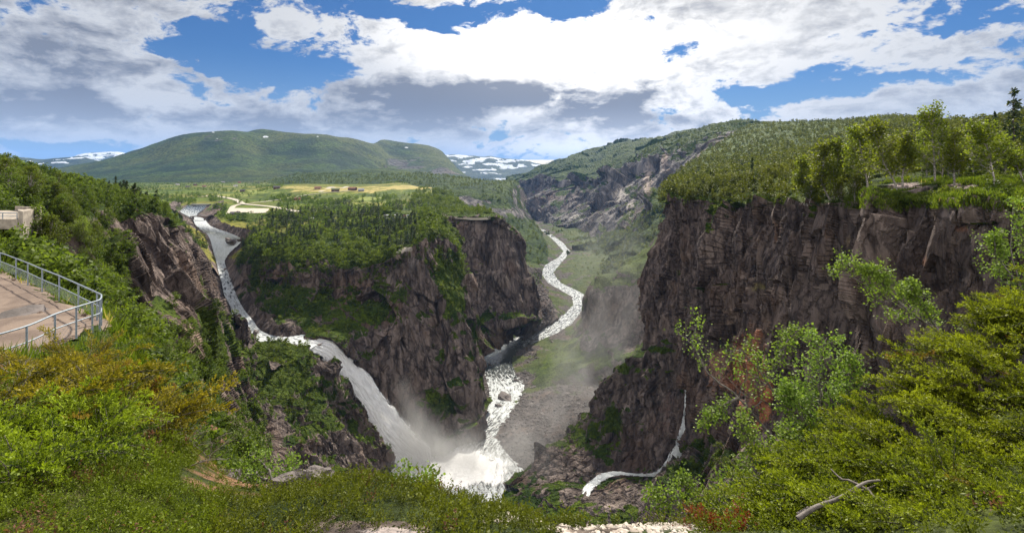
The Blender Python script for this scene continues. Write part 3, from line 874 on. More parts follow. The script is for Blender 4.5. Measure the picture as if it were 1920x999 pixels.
# --- wet rock knob left of the small stream
Q = [pts('955,908,330 1000,878,345 1050,828,360 1092,790,365 1125,752,362 1150,710,358 1168,682,352 1197,668,345 1240,653,335 1288,642,318 1345,636,296', g=0.05),
     pts('960,915,325 1006,890,336 1056,846,345 1098,814,348 1135,785,346 1160,748,342 1180,725,338 1208,715,330 1245,706,320 1288,704,306 1345,704,286', g=-0.15),
     pts('965,920,320 1012,902,328 1062,872,334 1104,850,334 1142,830,331 1166,806,327 1188,795,322 1214,790,315 1250,786,306 1287,784,294 1345,784,276', g=-0.2),
     pts('970,928,316 1020,916,320 1070,900,320 1110,893,318 1150,888,312 1180,886,307 1205,886,302 1225,887,296 1245,884,289 1272,868,281 1345,860,262', g=-0.4),
     pts('970,980,300 1020,980,300 1070,980,295 1110,980,290 1150,980,285 1180,980,280 1205,980,275 1225,980,268 1245,980,260 1272,980,250 1345,980,230', g=-0.4)]
build_patch('rock_knob', Q, 440, 380, M_cliff, warp=((20, 4.0), (9, 2)), facet=((16, 5), (6, 2.2), (2.5, 0.8)), back=(40, 45), vlam=13, lam0=50, k=0.022, amp=0.17, seed=82, slope=(0.5, 0.8), blocky=0.5, vert=0.5, ridged=0.7, shear=-0.3,
            blobs=[(1040, 870, 90, 40, 'rock', 0.65), (1150, 790, 50, 46, 'veg', 0.45), (1120, 830, 40, 40, 'veg', 0.35), (1170, 690, 26, 14, 'veg', 0.8), (1240, 655, 30, 8, 'veg', 0.7), (1245, 780, 40, 70, 'rock', 0.8), (1200, 740, 20, 40, 'rock', 0.4), (1250, 770, 34, 60, (0.16, 0.105, 0.09), 0.5)])

Rr = [pts('925,935,322 1000,908,322 1060,902,317 1110,901,311 1160,894,305 1205,892,298 1245,888,284 1292,862,260 1352,835,222 1430,822,178', g=-0.25),
      pts('930,952,310 1000,926,305 1060,922,298 1110,926,292 1160,916,285 1205,914,277 1245,905,262 1292,892,234 1352,880,190 1430,880,148', g=-0.2),
      pts('935,1000,290 1000,982,285 1060,976,275 1110,975,264 1160,970,254 1205,965,244 1245,958,230 1292,950,200 1352,940,160 1430,940,120', g=0.0),
      pts('935,1150,240 1000,1150,230 1060,1150,220 1110,1150,210 1160,1150,200 1205,1150,190 1245,1150,180 1292,1150,160 1352,1150,130 1430,1150,100', g=0.0)]
build_patch('stream_rocks', Rr, 300, 220, M_cliff, facet=((9, 4), (4, 1.6)), vlam=12, lam0=34, k=0.022, amp=0.20, seed=93, slope=(0.5, 0.85), blocky=0.5, vert=0.8,
            blobs=[(1130, 935, 160, 26, 'rock', 0.45), (1000, 935, 46, 14, 'veg', 0.35), (1130, 905, 20, 6, 'veg', 0.4), (1290, 880, 50, 20, 'veg', 0.8), (1240, 905, 40, 8, 'veg', 0.6), (1200, 915, 50, 16, 'rock', 0.4)])

# --- the ledge the photographer stands on
G0 = pts('-500,700,17 0,692,16.3 120,704,15 250,770,13 380,862,10 470,905,8 540,918,6.4 600,912,5.6 700,908,5 780,920,4.8 850,938,4.7 900,952,4.6 960,972,4.5 1030,990,4.4 1100,998,4.4 1250,992,4.6 1350,985,5 1500,960,6 1700,880,7 1920,770,8 2400,740,9')
rows = [[(u, v + 100, Y + (5 if u > 300 else 0.5) + 0.5, 0.0) for (u, v, Y, g) in G0],
        [(u, v + 22, Y + (0.7 if u > 300 else 0.2), 0.0) for (u, v, Y, g) in G0], G0]
for f, zz in ((0.75, 0.25), (0.5, 0.5)):
    r = []
    for (u, v, Y, g) in G0:
        X, Y_, Z_ = W(u, v, Y)
        y = 2.4 + (Y - 2.4) * f
        z = Z_ * (1 - zz) + (-1.9) * zz
        r.append((UC + F * (X * y / Y) / y, VC - F * z / y, y, g))
    rows.append(r)
rows.append([(u, VC + F * 1.8 / 1.6, 1.6, 0) for (u, v, Y, g) in G0])
build_patch('rock_ledge', rows, 620, 220, M_near, vlam=1.0, lam0=3.0, lam1=0.02, k=0.03, amp=0.10, seed=101, slope=(0.3, 0.7), vert=0.8, ridged=0.4, vnoise=0.25,
            blobs=[(690, 992, 100, 22, 'rock', 1), (1120, 990, 80, 14, 'rock', 1), (1220, 985, 90, 12, (0.55, 0.50, 0.44), 1.0), (960, 970, 30, 6, (0.5, 0.46, 0.40), 0.8), (440, 870, 95, 65, (0.20, 0.11, 0.065), 0.95), (330, 800, 40, 20, (0.18, 0.10, 0.065), 0.7), (250, 690, 60, 24, (0.22, 0.14, 0.10), 0.6),
                   (690, 995, 90, 10, (0.33, 0.28, 0.26), 0.8)])

# ------------------------------------------------------------------ water
def water_mat(name, foam_col=(0.80, 0.83, 0.84), deep=(0.018, 0.024, 0.024), rip=1.0, foam_bias=0.0, sc=1.0, ragged=False, bump=0.25, rag=0.9):
    m, t, out = new_mat(name)
    geo = t.node('ShaderNodeNewGeometry')
    P = geo.outputs['Position']
    fl = t.node('ShaderNodeAttribute', attribute_name='flow').outputs['Vector']   # (across, along) in metres
    n1 = t.noise(t.mapping(fl, (1.0 / (2.2 * sc), 1.0 / (7.0 * sc), 1)), 1.0, 8, 0.68, 0.8)
    n2 = t.noise(P, 0.9 / sc, 8, 0.7)
    foam = attr(t, 'foam')
    f = t.math('ADD', t.math('ADD', foam, foam_bias), t.math('ADD', t.math('MULTIPLY', t.math('SUBTRACT', n1, 0.5), 1.9), t.math('MULTIPLY', t.math('SUBTRACT', n2, 0.5), 0.9)))
    fm = t.sstep(f, 0.34, 0.70)
    shade = t.mix(t.sstep(n1, 0.62, 0.36, 0.0, 0.6), foam_col, tuple(c * 0.68 for c in foam_col))
    col = t.mix(fm, deep, shade)
    rough = t.sstep(fm, 0, 1, 0.16, 0.85)
    w1 = t.noise(P, 1.6 / sc, 5, 0.65)
    h = t.math('ADD', t.math('MULTIPLY', n1, 1.0), t.math('ADD', t.math('MULTIPLY', w1, 0.5), t.math('MULTIPLY', n2, 0.5)))
    bm = t.node('ShaderNodeBump'); bm.inputs['Strength'].default_value = 0.9
    bm.inputs['Distance'].default_value = bump * sc * rip
    t.l.new(h, bm.inputs['Height'])
    b = t.node('ShaderNodeBsdfPrincipled')
    t.put(b.inputs['Base Color'], col); t.put(b.inputs['Roughness'], rough); t.put(b.inputs['Normal'], bm.outputs[0])
    b.inputs['IOR'].default_value = 1.33
    sh = b.outputs[0]
    tr = t.node('ShaderNodeBsdfTranslucent'); t.put(tr.inputs['Color'], foam_col)
    mx = t.node('ShaderNodeMixShader'); t.put(mx.inputs[0], t.math('MULTIPLY', fm, 0.25))
    t.l.new(sh, mx.inputs[1]); t.l.new(tr.outputs[0], mx.inputs[2]); sh = mx.outputs[0]
    if ragged:
        e = attr(t, 'edge')
        a = t.sstep(t.math('ADD', e, t.math('MULTIPLY', t.math('SUBTRACT', n1, 0.5), rag)), 0.02, 0.22)
        tp = t.node('ShaderNodeBsdfTransparent')
        mx = t.node('ShaderNodeMixShader'); t.put(mx.inputs[0], a)
        t.l.new(tp.outputs[0], mx.inputs[1]); t.l.new(sh, mx.inputs[2]); sh = mx.outputs[0]
    t.l.new(sh, out.inputs[0])
    return m


def ribbon(name, Lp, Rp, foam, mat, nu=40, nv=300, widen=0.0, bulge=0.0, amp=0.3, lam=(2.0, 6.0), seed=0.0, oct=4, sag=0.0, kind='structure'):
    """Lp, Rp: lists of world points; foam per row"""
    L = cr(np.array(Lp, float), np.linspace(0, len(Lp) - 1, nv))
    Rr_ = cr(np.array(Rp, float), np.linspace(0, len(Rp) - 1, nv))
    fo = np.interp(np.linspace(0, len(foam) - 1, nv), np.arange(len(foam)), foam)
    s = np.linspace(-widen, 1 + widen, nu)
    P = L[:, None] * (1 - s)[None, :, None] + Rr_[:, None] * s[None, :, None]
    C_ = (L + Rr_) / 2
    al = np.concatenate([[0], np.cumsum(np.linalg.norm(np.diff(C_, axis=0), axis=1))])
    wd = np.linalg.norm(Rr_ - L, axis=1)
    e = 1 - np.abs(s * 2 - 1)
    edge = np.repeat(e[None], nv, 0)
    N = grid_normals(P)
    flip = (N * P).sum(-1, keepdims=True) > 0      # towards the viewer's side
    N = np.where(flip, -N, N)
    P = P + N * (bulge * np.sqrt(np.clip(edge, 0, 1)) * wd[:, None])[..., None]
    fl = np.stack([(s[None] - 0.5) * wd[:, None], np.repeat(al[:, None], nu, 1), np.zeros((nv, nu))], -1)
    q = fl / np.array([lam[0], lam[1], 1.0]) + seed
    d = (1 - np.abs(fbm(q, oct)) * 2.5) * amp * (0.35 + 0.65 * fo[:, None])
    P = P + N * d[..., None]
    me_at = {'foam': ('FLOAT', np.repeat(fo[:, None], nu, 1)), 'edge': ('FLOAT', edge)}
    o = mesh_obj(name, P, grid_faces(nv, nu), mat, attrs=me_at)
    at = o.data.attributes.new('flow', 'FLOAT_VECTOR', 'POINT')
    at.data.foreach_set('vector', fl.astype(np.float32).ravel())
    tag(o, kind=kind)
    return o, P


M_river = water_mat('river_water', foam_col=(0.62, 0.65, 0.66), sc=1.2, foam_bias=0.0, bump=0.35)
M_fall = water_mat('fall_water', sc=1.1, foam_bias=0.36, ragged=True, bump=0.35, foam_col=(0.97, 0.97, 0.97))
M_fall_s = water_mat('stream_water', sc=0.5, foam_bias=0.02, rag=2.6, ragged=True, bump=0.3, foam_col=(0.84, 0.87, 0.88))




Lw = [np.array([rXl[i], rY[i], RIV[i, 3]]) for i in range(len(RIV))]
Rw = [np.array([rXr[i], rY[i], RIV[i, 3]]) for i in range(len(RIV))]
foam = [.5, .5, .5, .5, .48, .45, .45, .48, .50, .50, .48, .45, .48, .48, .42, .12, .14, .34, .62, .62, .60, .42, .42, .55, .55, .5, .5, .5]  # gorge rapids, with the silvery sky glitter painted in as white
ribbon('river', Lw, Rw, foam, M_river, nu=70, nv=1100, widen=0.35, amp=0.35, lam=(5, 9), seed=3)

# upper river above the fall: (u_left, v_left, u_right, v_right, Z, foam)
Lw = [uvz(a, b, z) for a, b, c, d, z, f in UP]; Rw = [uvz(c, d, z) for a, b, c, d, z, f in UP]
for k in (-1, -2, -3):                       # the two banks are level with each other across the flow
    pass
ribbon('upper_river', Lw, Rw, [q[5] for q in UP], M_river, nu=44, nv=700, widen=0.12, amp=0.9, lam=(3.0, 6), seed=8)
bed = [(a + (np.array([0, 0, -2.5])), b + np.array([0, 0, -2.5])) for a, b in zip(Lw, Rw)]
Bl = np.array([a for a, b in bed]); Br = np.array([b for a, b in bed])
rows = []
A = cr(Bl, np.linspace(0, len(Bl) - 1, 420)); B_ = cr(Br, np.linspace(0, len(Br) - 1, 420))
s = np.linspace(-1.2, 2.2, 60)
P = A[:, None] * (1 - s)[None, :, None] + B_[:, None] * s[None, :, None]
P[..., 2] += np.clip(np.maximum(-s, s - 1), 0, 2)[None] * 6 + fbm(P / 6.0, 5) * 3.0
o = mesh_obj('river_bed', P, grid_faces(420, 60), M_cliff, attrs={'veg': ('FLOAT', np.zeros(420 * 60)), 'tint': ('COLOR', np.zeros((420 * 60, 4)))})
tag(o, kind='structure')

FALL = [(548, 660, 371, 586, 630, 388), (574, 660, 369.5, 612, 636, 384), (598, 671, 367, 640, 641, 382), (613, 685, 366, 662, 661, 380), (628, 703, 364.5, 677, 685, 376), (645, 719, 363, 694, 702, 373), (657, 734, 361.5, 705, 720, 371), (669, 753, 360, 717, 736, 369),
        (678, 770, 358.5, 729, 750, 368), (685, 790, 357, 742, 764, 367), (692, 812, 355.5, 757, 780, 366), (704, 832, 354, 772, 799, 365), (719, 850, 352.5, 789, 818, 364), (736, 870, 351, 808, 834, 366), (745, 892, 348, 812, 862, 362)]
Lw = [W(a, b, c) for a, b, c, d, e, f in FALL]; Rw = [W(d, e, f) for a, b, c, d, e, f in FALL]
o, _ = ribbon('waterfall', Lw, Rw, [.7, .9] + [1.0] * 13, M_fall, nu=90, nv=420, bulge=0.10, amp=1.3, lam=(2.6, 16), seed=15, oct=5)
tag(o, 'tall white waterfall plunging into the gorge pool', kind='structure')

STR = [(1285, 706, 304, 1287.5, 706, 304.3), (1283, 730, 300, 1286, 730, 300.3), (1282, 760, 296, 1285, 760, 296.5), (1277, 790, 293, 1283, 790, 293.5), (1272, 812, 290.5, 1286, 808, 291), (1264, 835, 288, 1291, 830, 288),
       (1254, 853, 287, 1284, 850, 286), (1244, 870, 287, 1270, 870, 284), (1228, 884, 291, 1250, 886, 285), (1205, 886, 296.5, 1225, 892, 292), (1180, 886, 301.5, 1195, 893, 297), (1150, 884, 307, 1163, 892, 302),
       (1126, 890, 311, 1143, 896, 304), (1106, 905, 311, 1125, 907, 305), (1092, 920, 308, 1110, 921, 302), (1080, 938, 302, 1100, 940, 296), (1070, 960, 295, 1095, 960, 290)]
Lw = [W(a - (1.5 if b > 800 else 0), b, c - (13 if b < 830 else 8)) for a, b, c, d, e, f in STR]; Rw = [W(d + (1.5 if b > 800 else 0), e, f - (13 if b < 830 else 8)) for a, b, c, d, e, f in STR]
o, _ = ribbon('stream', Lw, Rw, [.7, .6, .6, .7, .9, 1, 1, .9, .8, .8, .8, .9, .95, 1, 1, 1, 1], M_fall_s, nu=40, nv=460, bulge=0.03, amp=0.9, lam=(0.8, 4), seed=25, oct=4)
o['label'] = 'thin white stream dropping beside the dark rock knob'


# ------------------------------------------------------------------ mist over the pool
def build_mist():
    x0, x1, y0, y1, z0, z1 = -110, 190, 322, 640, -208, -40
    V = np.array([(x, y, z) for x in (x0, x1) for y in (y0, y1) for z in (z0, z1)], float)
    Fq = [(0, 1, 3, 2), (4, 6, 7, 5), (0, 4, 5, 1), (2, 3, 7, 6), (0, 2, 6, 4), (1, 5, 7, 3)]
    m, t, out = new_mat('mist')
    P = t.node('ShaderNodeNewGeometry').outputs['Position']

    def seg(a, b, w, amp, w2=None):
        a = np.array(a, float); b = np.array(b, float); ab = b - a; L2 = float((ab * ab).sum())
        pa = t.vmath('SUBTRACT', P, tuple(a))
        h = t.math('DIVIDE', t.vmath('DOT_PRODUCT', pa, tuple(ab)), L2, clamp=True)
        q = t.vmath('SUBTRACT', pa, t.vmath('SCALE', tuple(ab), scale=h))
        d = t.vmath('LENGTH', q)
        ww = t.math('ADD', w, t.math('MULTIPLY', h, (w2 or w) - w))
        r = t.math('DIVIDE', d, ww)
        g = t.math('EXPONENT', t.math('MULTIPLY', t.math('MULTIPLY', r, r), -1.0))
        return t.math('MULTIPLY', g, t.math('MULTIPLY', amp, t.math('SUBTRACT', 1.0, t.math('MULTIPLY', h, 0.45))))
    acc = None
    for q in MIST:
        s_ = seg(*q)
        acc = s_ if acc is None else t.math('ADD', acc, s_)
    n = t.noise(t.mapping(P, (1, 1, 0.6), (0, R(-35), 0)), 0.030, 5, 0.6, 0.6)
    d = t.math('MULTIPLY', acc, t.sstep(n, 0.36, 0.70))
    vol = t.node('ShaderNodeVolumePrincipled')
    vol.inputs['Color'].default_value = (0.95, 0.95, 0.96, 1)
    vol.inputs['Anisotropy'].default_value = 0.25
    t.put(vol.inputs['Density'], d)
    t.l.new(vol.outputs[0], out.inputs['Volume'])
    try:
        m.cycles.volume_step_rate = 1.0
    except Exception:
        pass
    o = mesh_obj('mist', V, np.array(Fq), m, smooth_=False)
    tag(o, 'white spray drifting up from the foot of the waterfall', kind='stuff')


MIST = [((-72, 356, -196), (-40, 352, -202), 13, 0.16), ((-45, 352, -203), (20, 348, -203), 16, 0.085), ((-10, 350, -203), (60, 410, -165), 17, 0.014, 30), ((60, 410, -160), (100, 480, -80), 26, 0.008, 34), ((-64, 358, -185), (-78, 366, -155), 9, 0.045, 6)]
build_mist()
# boiling white water where the fall lands
n1_, n2_ = 70, 150
rr = np.linspace(0.0, 1.0, n1_)[:, None]; th = np.linspace(0, 2 * np.pi, n2_)[None]
ragg = 1 + 0.35 * pn(np.stack([np.cos(th) * 1.6, np.sin(th) * 1.6, 0 * th], -1) + 4)
X_ = -42 + 52 * rr * np.cos(th) * ragg; Y_ = 349 + 26 * rr * np.sin(th) * ragg
P = np.stack([X_, Y_, np.full_like(X_, -203.7)], -1)
P[..., 2] += (1 - rr) ** 1.5 * 1.0 + (1 - np.abs(fbm(P / 5.0, 5)) * 2) * 0.45 * (1 - rr * 0.6)
fl_ = P.copy(); fl_[..., 2] = 0
o = mesh_obj('splash_pool', P, grid_faces(n1_, n2_), M_fall, attrs={'foam': ('FLOAT', np.repeat(0.95 - 0.75 * rr, n2_, 1)), 'edge': ('FLOAT', np.repeat((1 - rr) * 0.9 - 0.05, n2_, 1))})
at = o.data.attributes.new('flow', 'FLOAT_VECTOR', 'POINT'); at.data.foreach_set('vector', (fl_ * 0.8).astype(np.float32).ravel())
tag(o, kind='structure')


def build_haze():
    m, t, out = new_mat('haze')
    vol = t.node('ShaderNodeVolumePrincipled')
    vol.inputs['Color'].default_value = (0.26, 0.50, 1.0, 1)
    vol.inputs['Density'].default_value = HAZE
    vol.inputs['Anisotropy'].default_value = 0.0
    t.l.new(vol.outputs[0], out.inputs['Volume'])
    a, z0, z1 = 61000.0, -320.0, 1250.0
    V = np.array([(x, y, z) for x in (-32000, 32000) for y in (-4000, a) for z in (z0, z1)], float)
    Fq = [(0, 1, 3, 2), (4, 6, 7, 5), (0, 4, 5, 1), (2, 3, 7, 6), (0, 2, 6, 4), (1, 5, 7, 3)]
    tag(mesh_obj('haze', V, np.array(Fq), m, smooth_=False), 'faint blue air between the hills', kind='stuff')


HAZE = 0.000030
build_haze()

# ------------------------------------------------------------------ plants: shapes
class Geo:
    """collects quads/tris with a per-vertex random value"""
    def __init__(s):
        s.V = []; s.Q = []; s.T = []; s.R = []; s.n = 0

    def quads(s, V, rnd):
        # V (m,4,3)
        m = len(V)
        s.V.append(V.reshape(-1, 3)); s.Q.append(np.arange(m * 4).reshape(m, 4) + s.n)
        s.R.append(np.repeat(rnd, 4)); s.n += m * 4

    def mesh(s, V, Fq, rnd=0.5):
        s.V.append(V); s.Q.append(np.asarray(Fq) + s.n); s.R.append(np.full(len(V), rnd)); s.n += len(V)

    def arrays(s):
        return np.concatenate(s.V), np.concatenate(s.Q), np.concatenate(s.R)


def unit(a):
    return a / np.maximum(np.linalg.norm(a, axis=-1, keepdims=True), 1e-9)


def leaf_quads(C, D, N, L, Wd):
    """rhombic leaves: base C, direction D, normal N, length L, width Wd"""
    D = unit(D); S_ = unit(np.cross(D, N))
    L = np.asarray(L).reshape(-1, 1); Wd = np.asarray(Wd).reshape(-1, 1)
    m = C + D * L * 0.45
    return np.stack([C, m + S_ * Wd / 2, C + D * L, m - S_ * Wd / 2], 1)


def tube(pts_, rad, sides=6):
    P = np.asarray(pts_, float); n = len(P)
    T_ = unit(np.gradient(P, axis=0))
    ref = np.array([0.13, 0.31, 0.94]) if abs(T_[0][2]) < 0.9 else np.array([1.0, 0.1, 0.05])
    A = unit(np.cross(T_, ref)); B = np.cross(T_, A)
    th = np.linspace(0, 2 * np.pi, sides, endpoint=False)
    rad = np.broadcast_to(np.asarray(rad, float), (n,))
    V = P[:, None] + rad[:, None, None] * (np.cos(th)[None, :, None] * A[:, None] + np.sin(th)[None, :, None] * B[:, None])
    i = np.arange(n * sides).reshape(n, sides)
    a = i[:-1]; b = np.roll(i, -1, 1)[:-1]; c = np.roll(i, -1, 1)[1:]; d = i[1:]
    return V.reshape(-1, 3), np.stack([a, b, c, d], -1).reshape(-1, 4)


def bent(a, b, n, wob, g):
    t = np.linspace(0, 1, n)[:, None]
    P = np.asarray(a) * (1 - t) + np.asarray(b) * t
    w = g.normal(size=(n, 3)).cumsum(0)
    w -= w[0] * (1 - t) + w[-1] * t
    return P + w * wob


def clump_tree(seed, H=6.0, Rc=2.0, base=0.25, nclump=26, nleaf=16, leaf=0.30, shape='birch', trunk=True, lean=0.0):
    """small whole tree, height H: clumps of leaf-sized faces spread through the crown's volume + trunk with limbs"""
    g = np.random.default_rng(seed)
    L = Geo(); Wd = Geo()
    top = np.array([lean * H, 0.15 * lean * H, H])
    tp = bent((0, 0, -0.3), top * 0.93, 7, 0.035 * H * 0.3, g)
    if trunk:
        Wd.mesh(*tube(tp, np.linspace(H * 0.022, H * 0.005, 7), 5))
    for k in range(nclump):
        if shape == 'spruce':
            f = g.uniform(0.03, 1) ** 0.8
            h = base + (1 - base) * f
            rr = Rc * (1.02 - f) ** 0.85 * g.uniform(0.55, 1.0)
            a = g.uniform(0, 2 * np.pi)
            c = np.array([math.cos(a) * rr * 0.6, math.sin(a) * rr * 0.6, h * H])
            m = nleaf
            rad = g.uniform(-0.6, 0.75, m) * rr
            C = c + np.stack([math.cos(a) * rad, math.sin(a) * rad, -0.35 * np.abs(rad) + g.normal(0, 0.03 * H * (1 - f) + 0.02, m)], 1) + g.normal(0, 0.12 * Rc * (1.1 - f), (m, 3))
            D = np.stack([np.full(m, math.cos(a)), np.full(m, math.sin(a)), np.full(m, -0.35)], 1) + g.normal(0, 0.5, (m, 3))
            Nn = np.array([0, 0, 1.0]) + g.normal(0, 0.5, (m, 3))
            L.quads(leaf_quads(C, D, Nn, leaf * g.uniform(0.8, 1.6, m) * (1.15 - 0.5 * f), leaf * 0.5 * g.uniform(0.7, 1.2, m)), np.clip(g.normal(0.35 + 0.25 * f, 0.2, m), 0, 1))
        else:
            f = g.uniform(0, 1)
            h = base + (1 - base) * f
            prof = (math.sin(math.pi * min(1, 0.12 + 0.88 * f)) ** 0.6) * (1.05 - 0.25 * f)
            a = g.uniform(0, 2 * np.pi); rr = Rc * prof * g.uniform(0.25, 1.0)
            c = np.array([math.cos(a) * rr + lean * H * h, math.sin(a) * rr, h * H])
            m = nleaf
            cr_ = Rc * 0.30 * g.uniform(0.6, 1.25)
            off = g.normal(size=(m, 3)); off = unit(off) * (g.uniform(0.3, 1, (m, 1)) ** 0.5) * cr_ * np.array([1.15, 1.15, 0.75])
            C = c + off
            D = g.normal(size=(m, 3)) + np.array([0, 0, -0.15])
            Nn = unit(off) + g.normal(0, 0.6, (m, 3)) + np.array([0, 0, 0.5])
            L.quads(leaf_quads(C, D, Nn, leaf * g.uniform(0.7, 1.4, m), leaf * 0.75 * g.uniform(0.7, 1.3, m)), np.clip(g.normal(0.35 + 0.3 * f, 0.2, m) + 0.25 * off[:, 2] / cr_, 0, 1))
            if trunk and k % 3 == 0:
                i = int(np.clip(h * 6 * 0.75, 1, 5))
                Wd.mesh(*tube(bent(tp[i], c, 4, 0.03 * H * 0.3, g), np.linspace(H * 0.008, H * 0.002, 4), 4))
    return L.arrays(), (Wd.arrays() if trunk else None)


def spread(proto, pos, scale, rotz, rnd_off, leanv=None):
    """copies of one shape merged into big arrays"""
    V, Q, Rn = proto
    n = len(pos)
    c, s_ = np.cos(rotz), np.sin(rotz)
    Vx = V[None, :, 0] * c[:, None] - V[None, :, 1] * s_[:, None]
    Vy = V[None, :, 0] * s_[:, None] + V[None, :, 1] * c[:, None]
    Vz = np.broadcast_to(V[None, :, 2], Vx.shape)
    sc = scale if scale.ndim == 2 else np.stack([scale, scale, scale], 1)
    out = np.stack([Vx * sc[:, :1], Vy * sc[:, 1:2], Vz * sc[:, 2:3]], -1)
    if leanv is not None:
        out = out + leanv[:, None, :] * out[..., 2:3]
    out = out + pos[:, None, :]
    Qn = (Q[None] + (np.arange(n) * len(V))[:, None, None]).reshape(-1, 4)
    return out.reshape(-1, 3), Qn, np.clip((Rn[None] + rnd_off[:, None]).ravel(), 0, 1)


def scatter(patch, n, wfn, seed=0):
    """random points of a terrain patch; wfn(D) weight per vertex (times its area)"""
    D = PATCH[patch]; P = D['P']
    a = np.linalg.norm(np.cross(P[1:, :-1] - P[:-1, :-1], P[:-1, 1:] - P[:-1, :-1]), axis=-1)
    w = wfn(D)[:-1, :-1] * a
    w = np.clip(np.nan_to_num(w), 0, None)
    g = np.random.default_rng(seed + 1000)
    cs = np.cumsum(w.ravel())
    if cs[-1] <= 0: return np.zeros((0, 3)), np.zeros((0, 3))
    idx = np.searchsorted(cs, g.uniform(0, cs[-1], n))
    i, j = np.unravel_index(np.clip(idx, 0, w.size - 1), w.shape)
    f = g.uniform(0, 1, (2, n, 1))
    Q = P[i, j] * (1 - f[0]) * (1 - f[1]) + P[i + 1, j] * f[0] * (1 - f[1]) + P[i, j + 1] * (1 - f[0]) * f[1] + P[i + 1, j + 1] * f[0] * f[1]
    return Q, D['N'][i, j]


def inframe(D, m=60):
    return ((D['u'] > -m) & (D['u'] < 1920 + m) & (D['v'] < 1050) & (D['P'][..., 1] > 1)).astype(float)


M_bark = plain_mat('birch_bark', (0.42, 0.38, 0.34), 0.85, nscale=3.0, col2=(0.10, 0.08, 0.07))
M_bark_d = plain_mat('dark_bark', (0.11, 0.085, 0.065), 0.9, nscale=6.0, col2=(0.05, 0.04, 0.03))
M_dead = plain_mat('weathered_wood', (0.19, 0.165, 0.15), 0.9, nscale=14.0, col2=(0.08, 0.07, 0.06))
M_birch = leaf_mat('birch_leaves', (0.024, 0.042, 0.006), (0.122, 0.155, 0.022))
M_birchR = leaf_mat('sunny_birch_leaves', (0.040, 0.060, 0.006), (0.200, 0.225, 0.020), trans=0.55)  # brighter copy of the birch leaves, sunlight put into the colour
M_hillR = leaf_mat('hillside_birch_leaves', (0.024, 0.038, 0.004), (0.130, 0.150, 0.014), trans=0.45)
M_sprL = leaf_mat('spruce_needles', (0.014, 0.028, 0.008), (0.060, 0.085, 0.020), trans=0.25)

BIG = [clump_tree(s, 7, 2.1, 0.26, 70, 26, 0.24, lean=ln) for s, ln in ((1, 0.0), (2, 0.05), (3, -0.06), (4, 0.09), (5, -0.02))]
MID = [clump_tree(s, 6, 1.9, 0.16, 30, 13, 0.42, lean=ln) for s, ln in ((11, 0.0), (12, 0.05), (13, -0.05), (14, 0.02))]
FAR = [clump_tree(s, 5, 2.0, 0.08, 11, 5, 0.95, trunk=False) for s in (21, 22, 23)]
BUSH = [clump_tree(s, 2.0, 1.3, 0.05, 26, 14, 0.20, trunk=False) for s in (24, 25, 26)]
SPR = [clump_tree(s, 9, 1.9, 0.06, 70, 9, 0.62, 'spruce') for s in (31, 32, 33)]
SPF = [clump_tree(s, 8, 1.7, 0.05, 22, 5, 1.0, 'spruce', trunk=False) for s in (41, 42)]

TREES = []      # (kind, region, pos, height)


def add_trees(kind, region, patch, n, wfn, h0, h1, seed, sink=0.2):
    Q, N = scatter(patch, n, wfn, seed)
    g = np.random.default_rng(seed)
    for p in Q:
        TREES.append((kind, region, p - np.array([0, 0, sink]), g.uniform(h0, h1)))


def fl(D, k, lo, hi, lam):   # patchy density
    return smooth(fbm(D['P'] / lam + k, 3), lo, hi)


def nope(D, boxes):
    m = np.ones(D['u'].shape)
    for (a, b, c, d) in boxes: m[(D['u'] > a) & (D['u'] < c) & (D['v'] > b) & (D['v'] < d)] = 0
    return m


up = lambda D: (D['N'][..., 2] * np.sign(D['N'][..., 2]) > 0.3)
PLAIN = [(425, 382, 520, 405), (720, 398, 775, 412), (530, 345, 830, 366), (366, 372, 392, 394)]

# ------------------------------------------------------------------ woods
V5 = lambda D, lo=0.4, hi=0.7: smooth(D['veg'], lo, hi)
TER_BOX = [(-80, 500, 215, 700)]


def in_terr(D, m=0.0):
    X, Y = D['P'][..., 0], D['P'][..., 1]
    ins = np.ones(X.shape, bool)
    for i in range(len(TERR)):
        a, b = TERR[i], TERR[(i + 1) % len(TERR)]
        L = math.hypot(b[0] - a[0], b[1] - a[1])
        ins &= ((b[0] - a[0]) * (Y - a[1]) - (b[1] - a[1]) * (X - a[0])) / L > -m
    return ins


Yd = lambda D: D['P'][..., 1]
# left hillside: birch scrub and woodland
lh = lambda D: inframe(D) * (1 - (D['u'] < 112) * (D['v'] > 392) * (D['v'] < 478)) * (1 - 0.8 * (D['u'] > 345) * (D['v'] < 470)) * V5(D) * ~in_terr(D, 2.5) * (1 - 0.9 * smooth(np.abs(D['u'] - 300), 75, 20) * smooth(D['v'], 400, 420) * smooth(D['v'], 600, 560))
add_trees('birch', 'left', 'left_hillside', 1500, lambda D: lh(D) * (D['v'] < 470) * (Yd(D) > 75) * (0.25 + fl(D, 1, -0.2, 0.3, 30)) / (0.4 + Yd(D) / 250), 3.0, 6.6, 1)
add_trees('birch', 'left', 'left_hillside', 160, lambda D: lh(D) * (D['v'] < 500) * (Yd(D) > 48) * (Yd(D) < 110) * (D['u'] > 75), 2.5, 5.0, 2)
add_trees('birch', 'left', 'left_hillside', 420, lambda D: lh(D) * (D['v'] > 470) * (Yd(D) > 110), 2.5, 5.5, 3)
add_trees('bush', 'left', 'left_hillside', 1500, lambda D: lh(D) * (Yd(D) > 30) * (Yd(D) < 140) / (1 + (Yd(D) / 60) ** 2), 1.3, 3.2, 4)
add_trees('bush', 'left', 'left_hillside', 700, lambda D: lh(D) * (Yd(D) > 140) * (D['v'] > 400), 1.5, 3.2, 5)
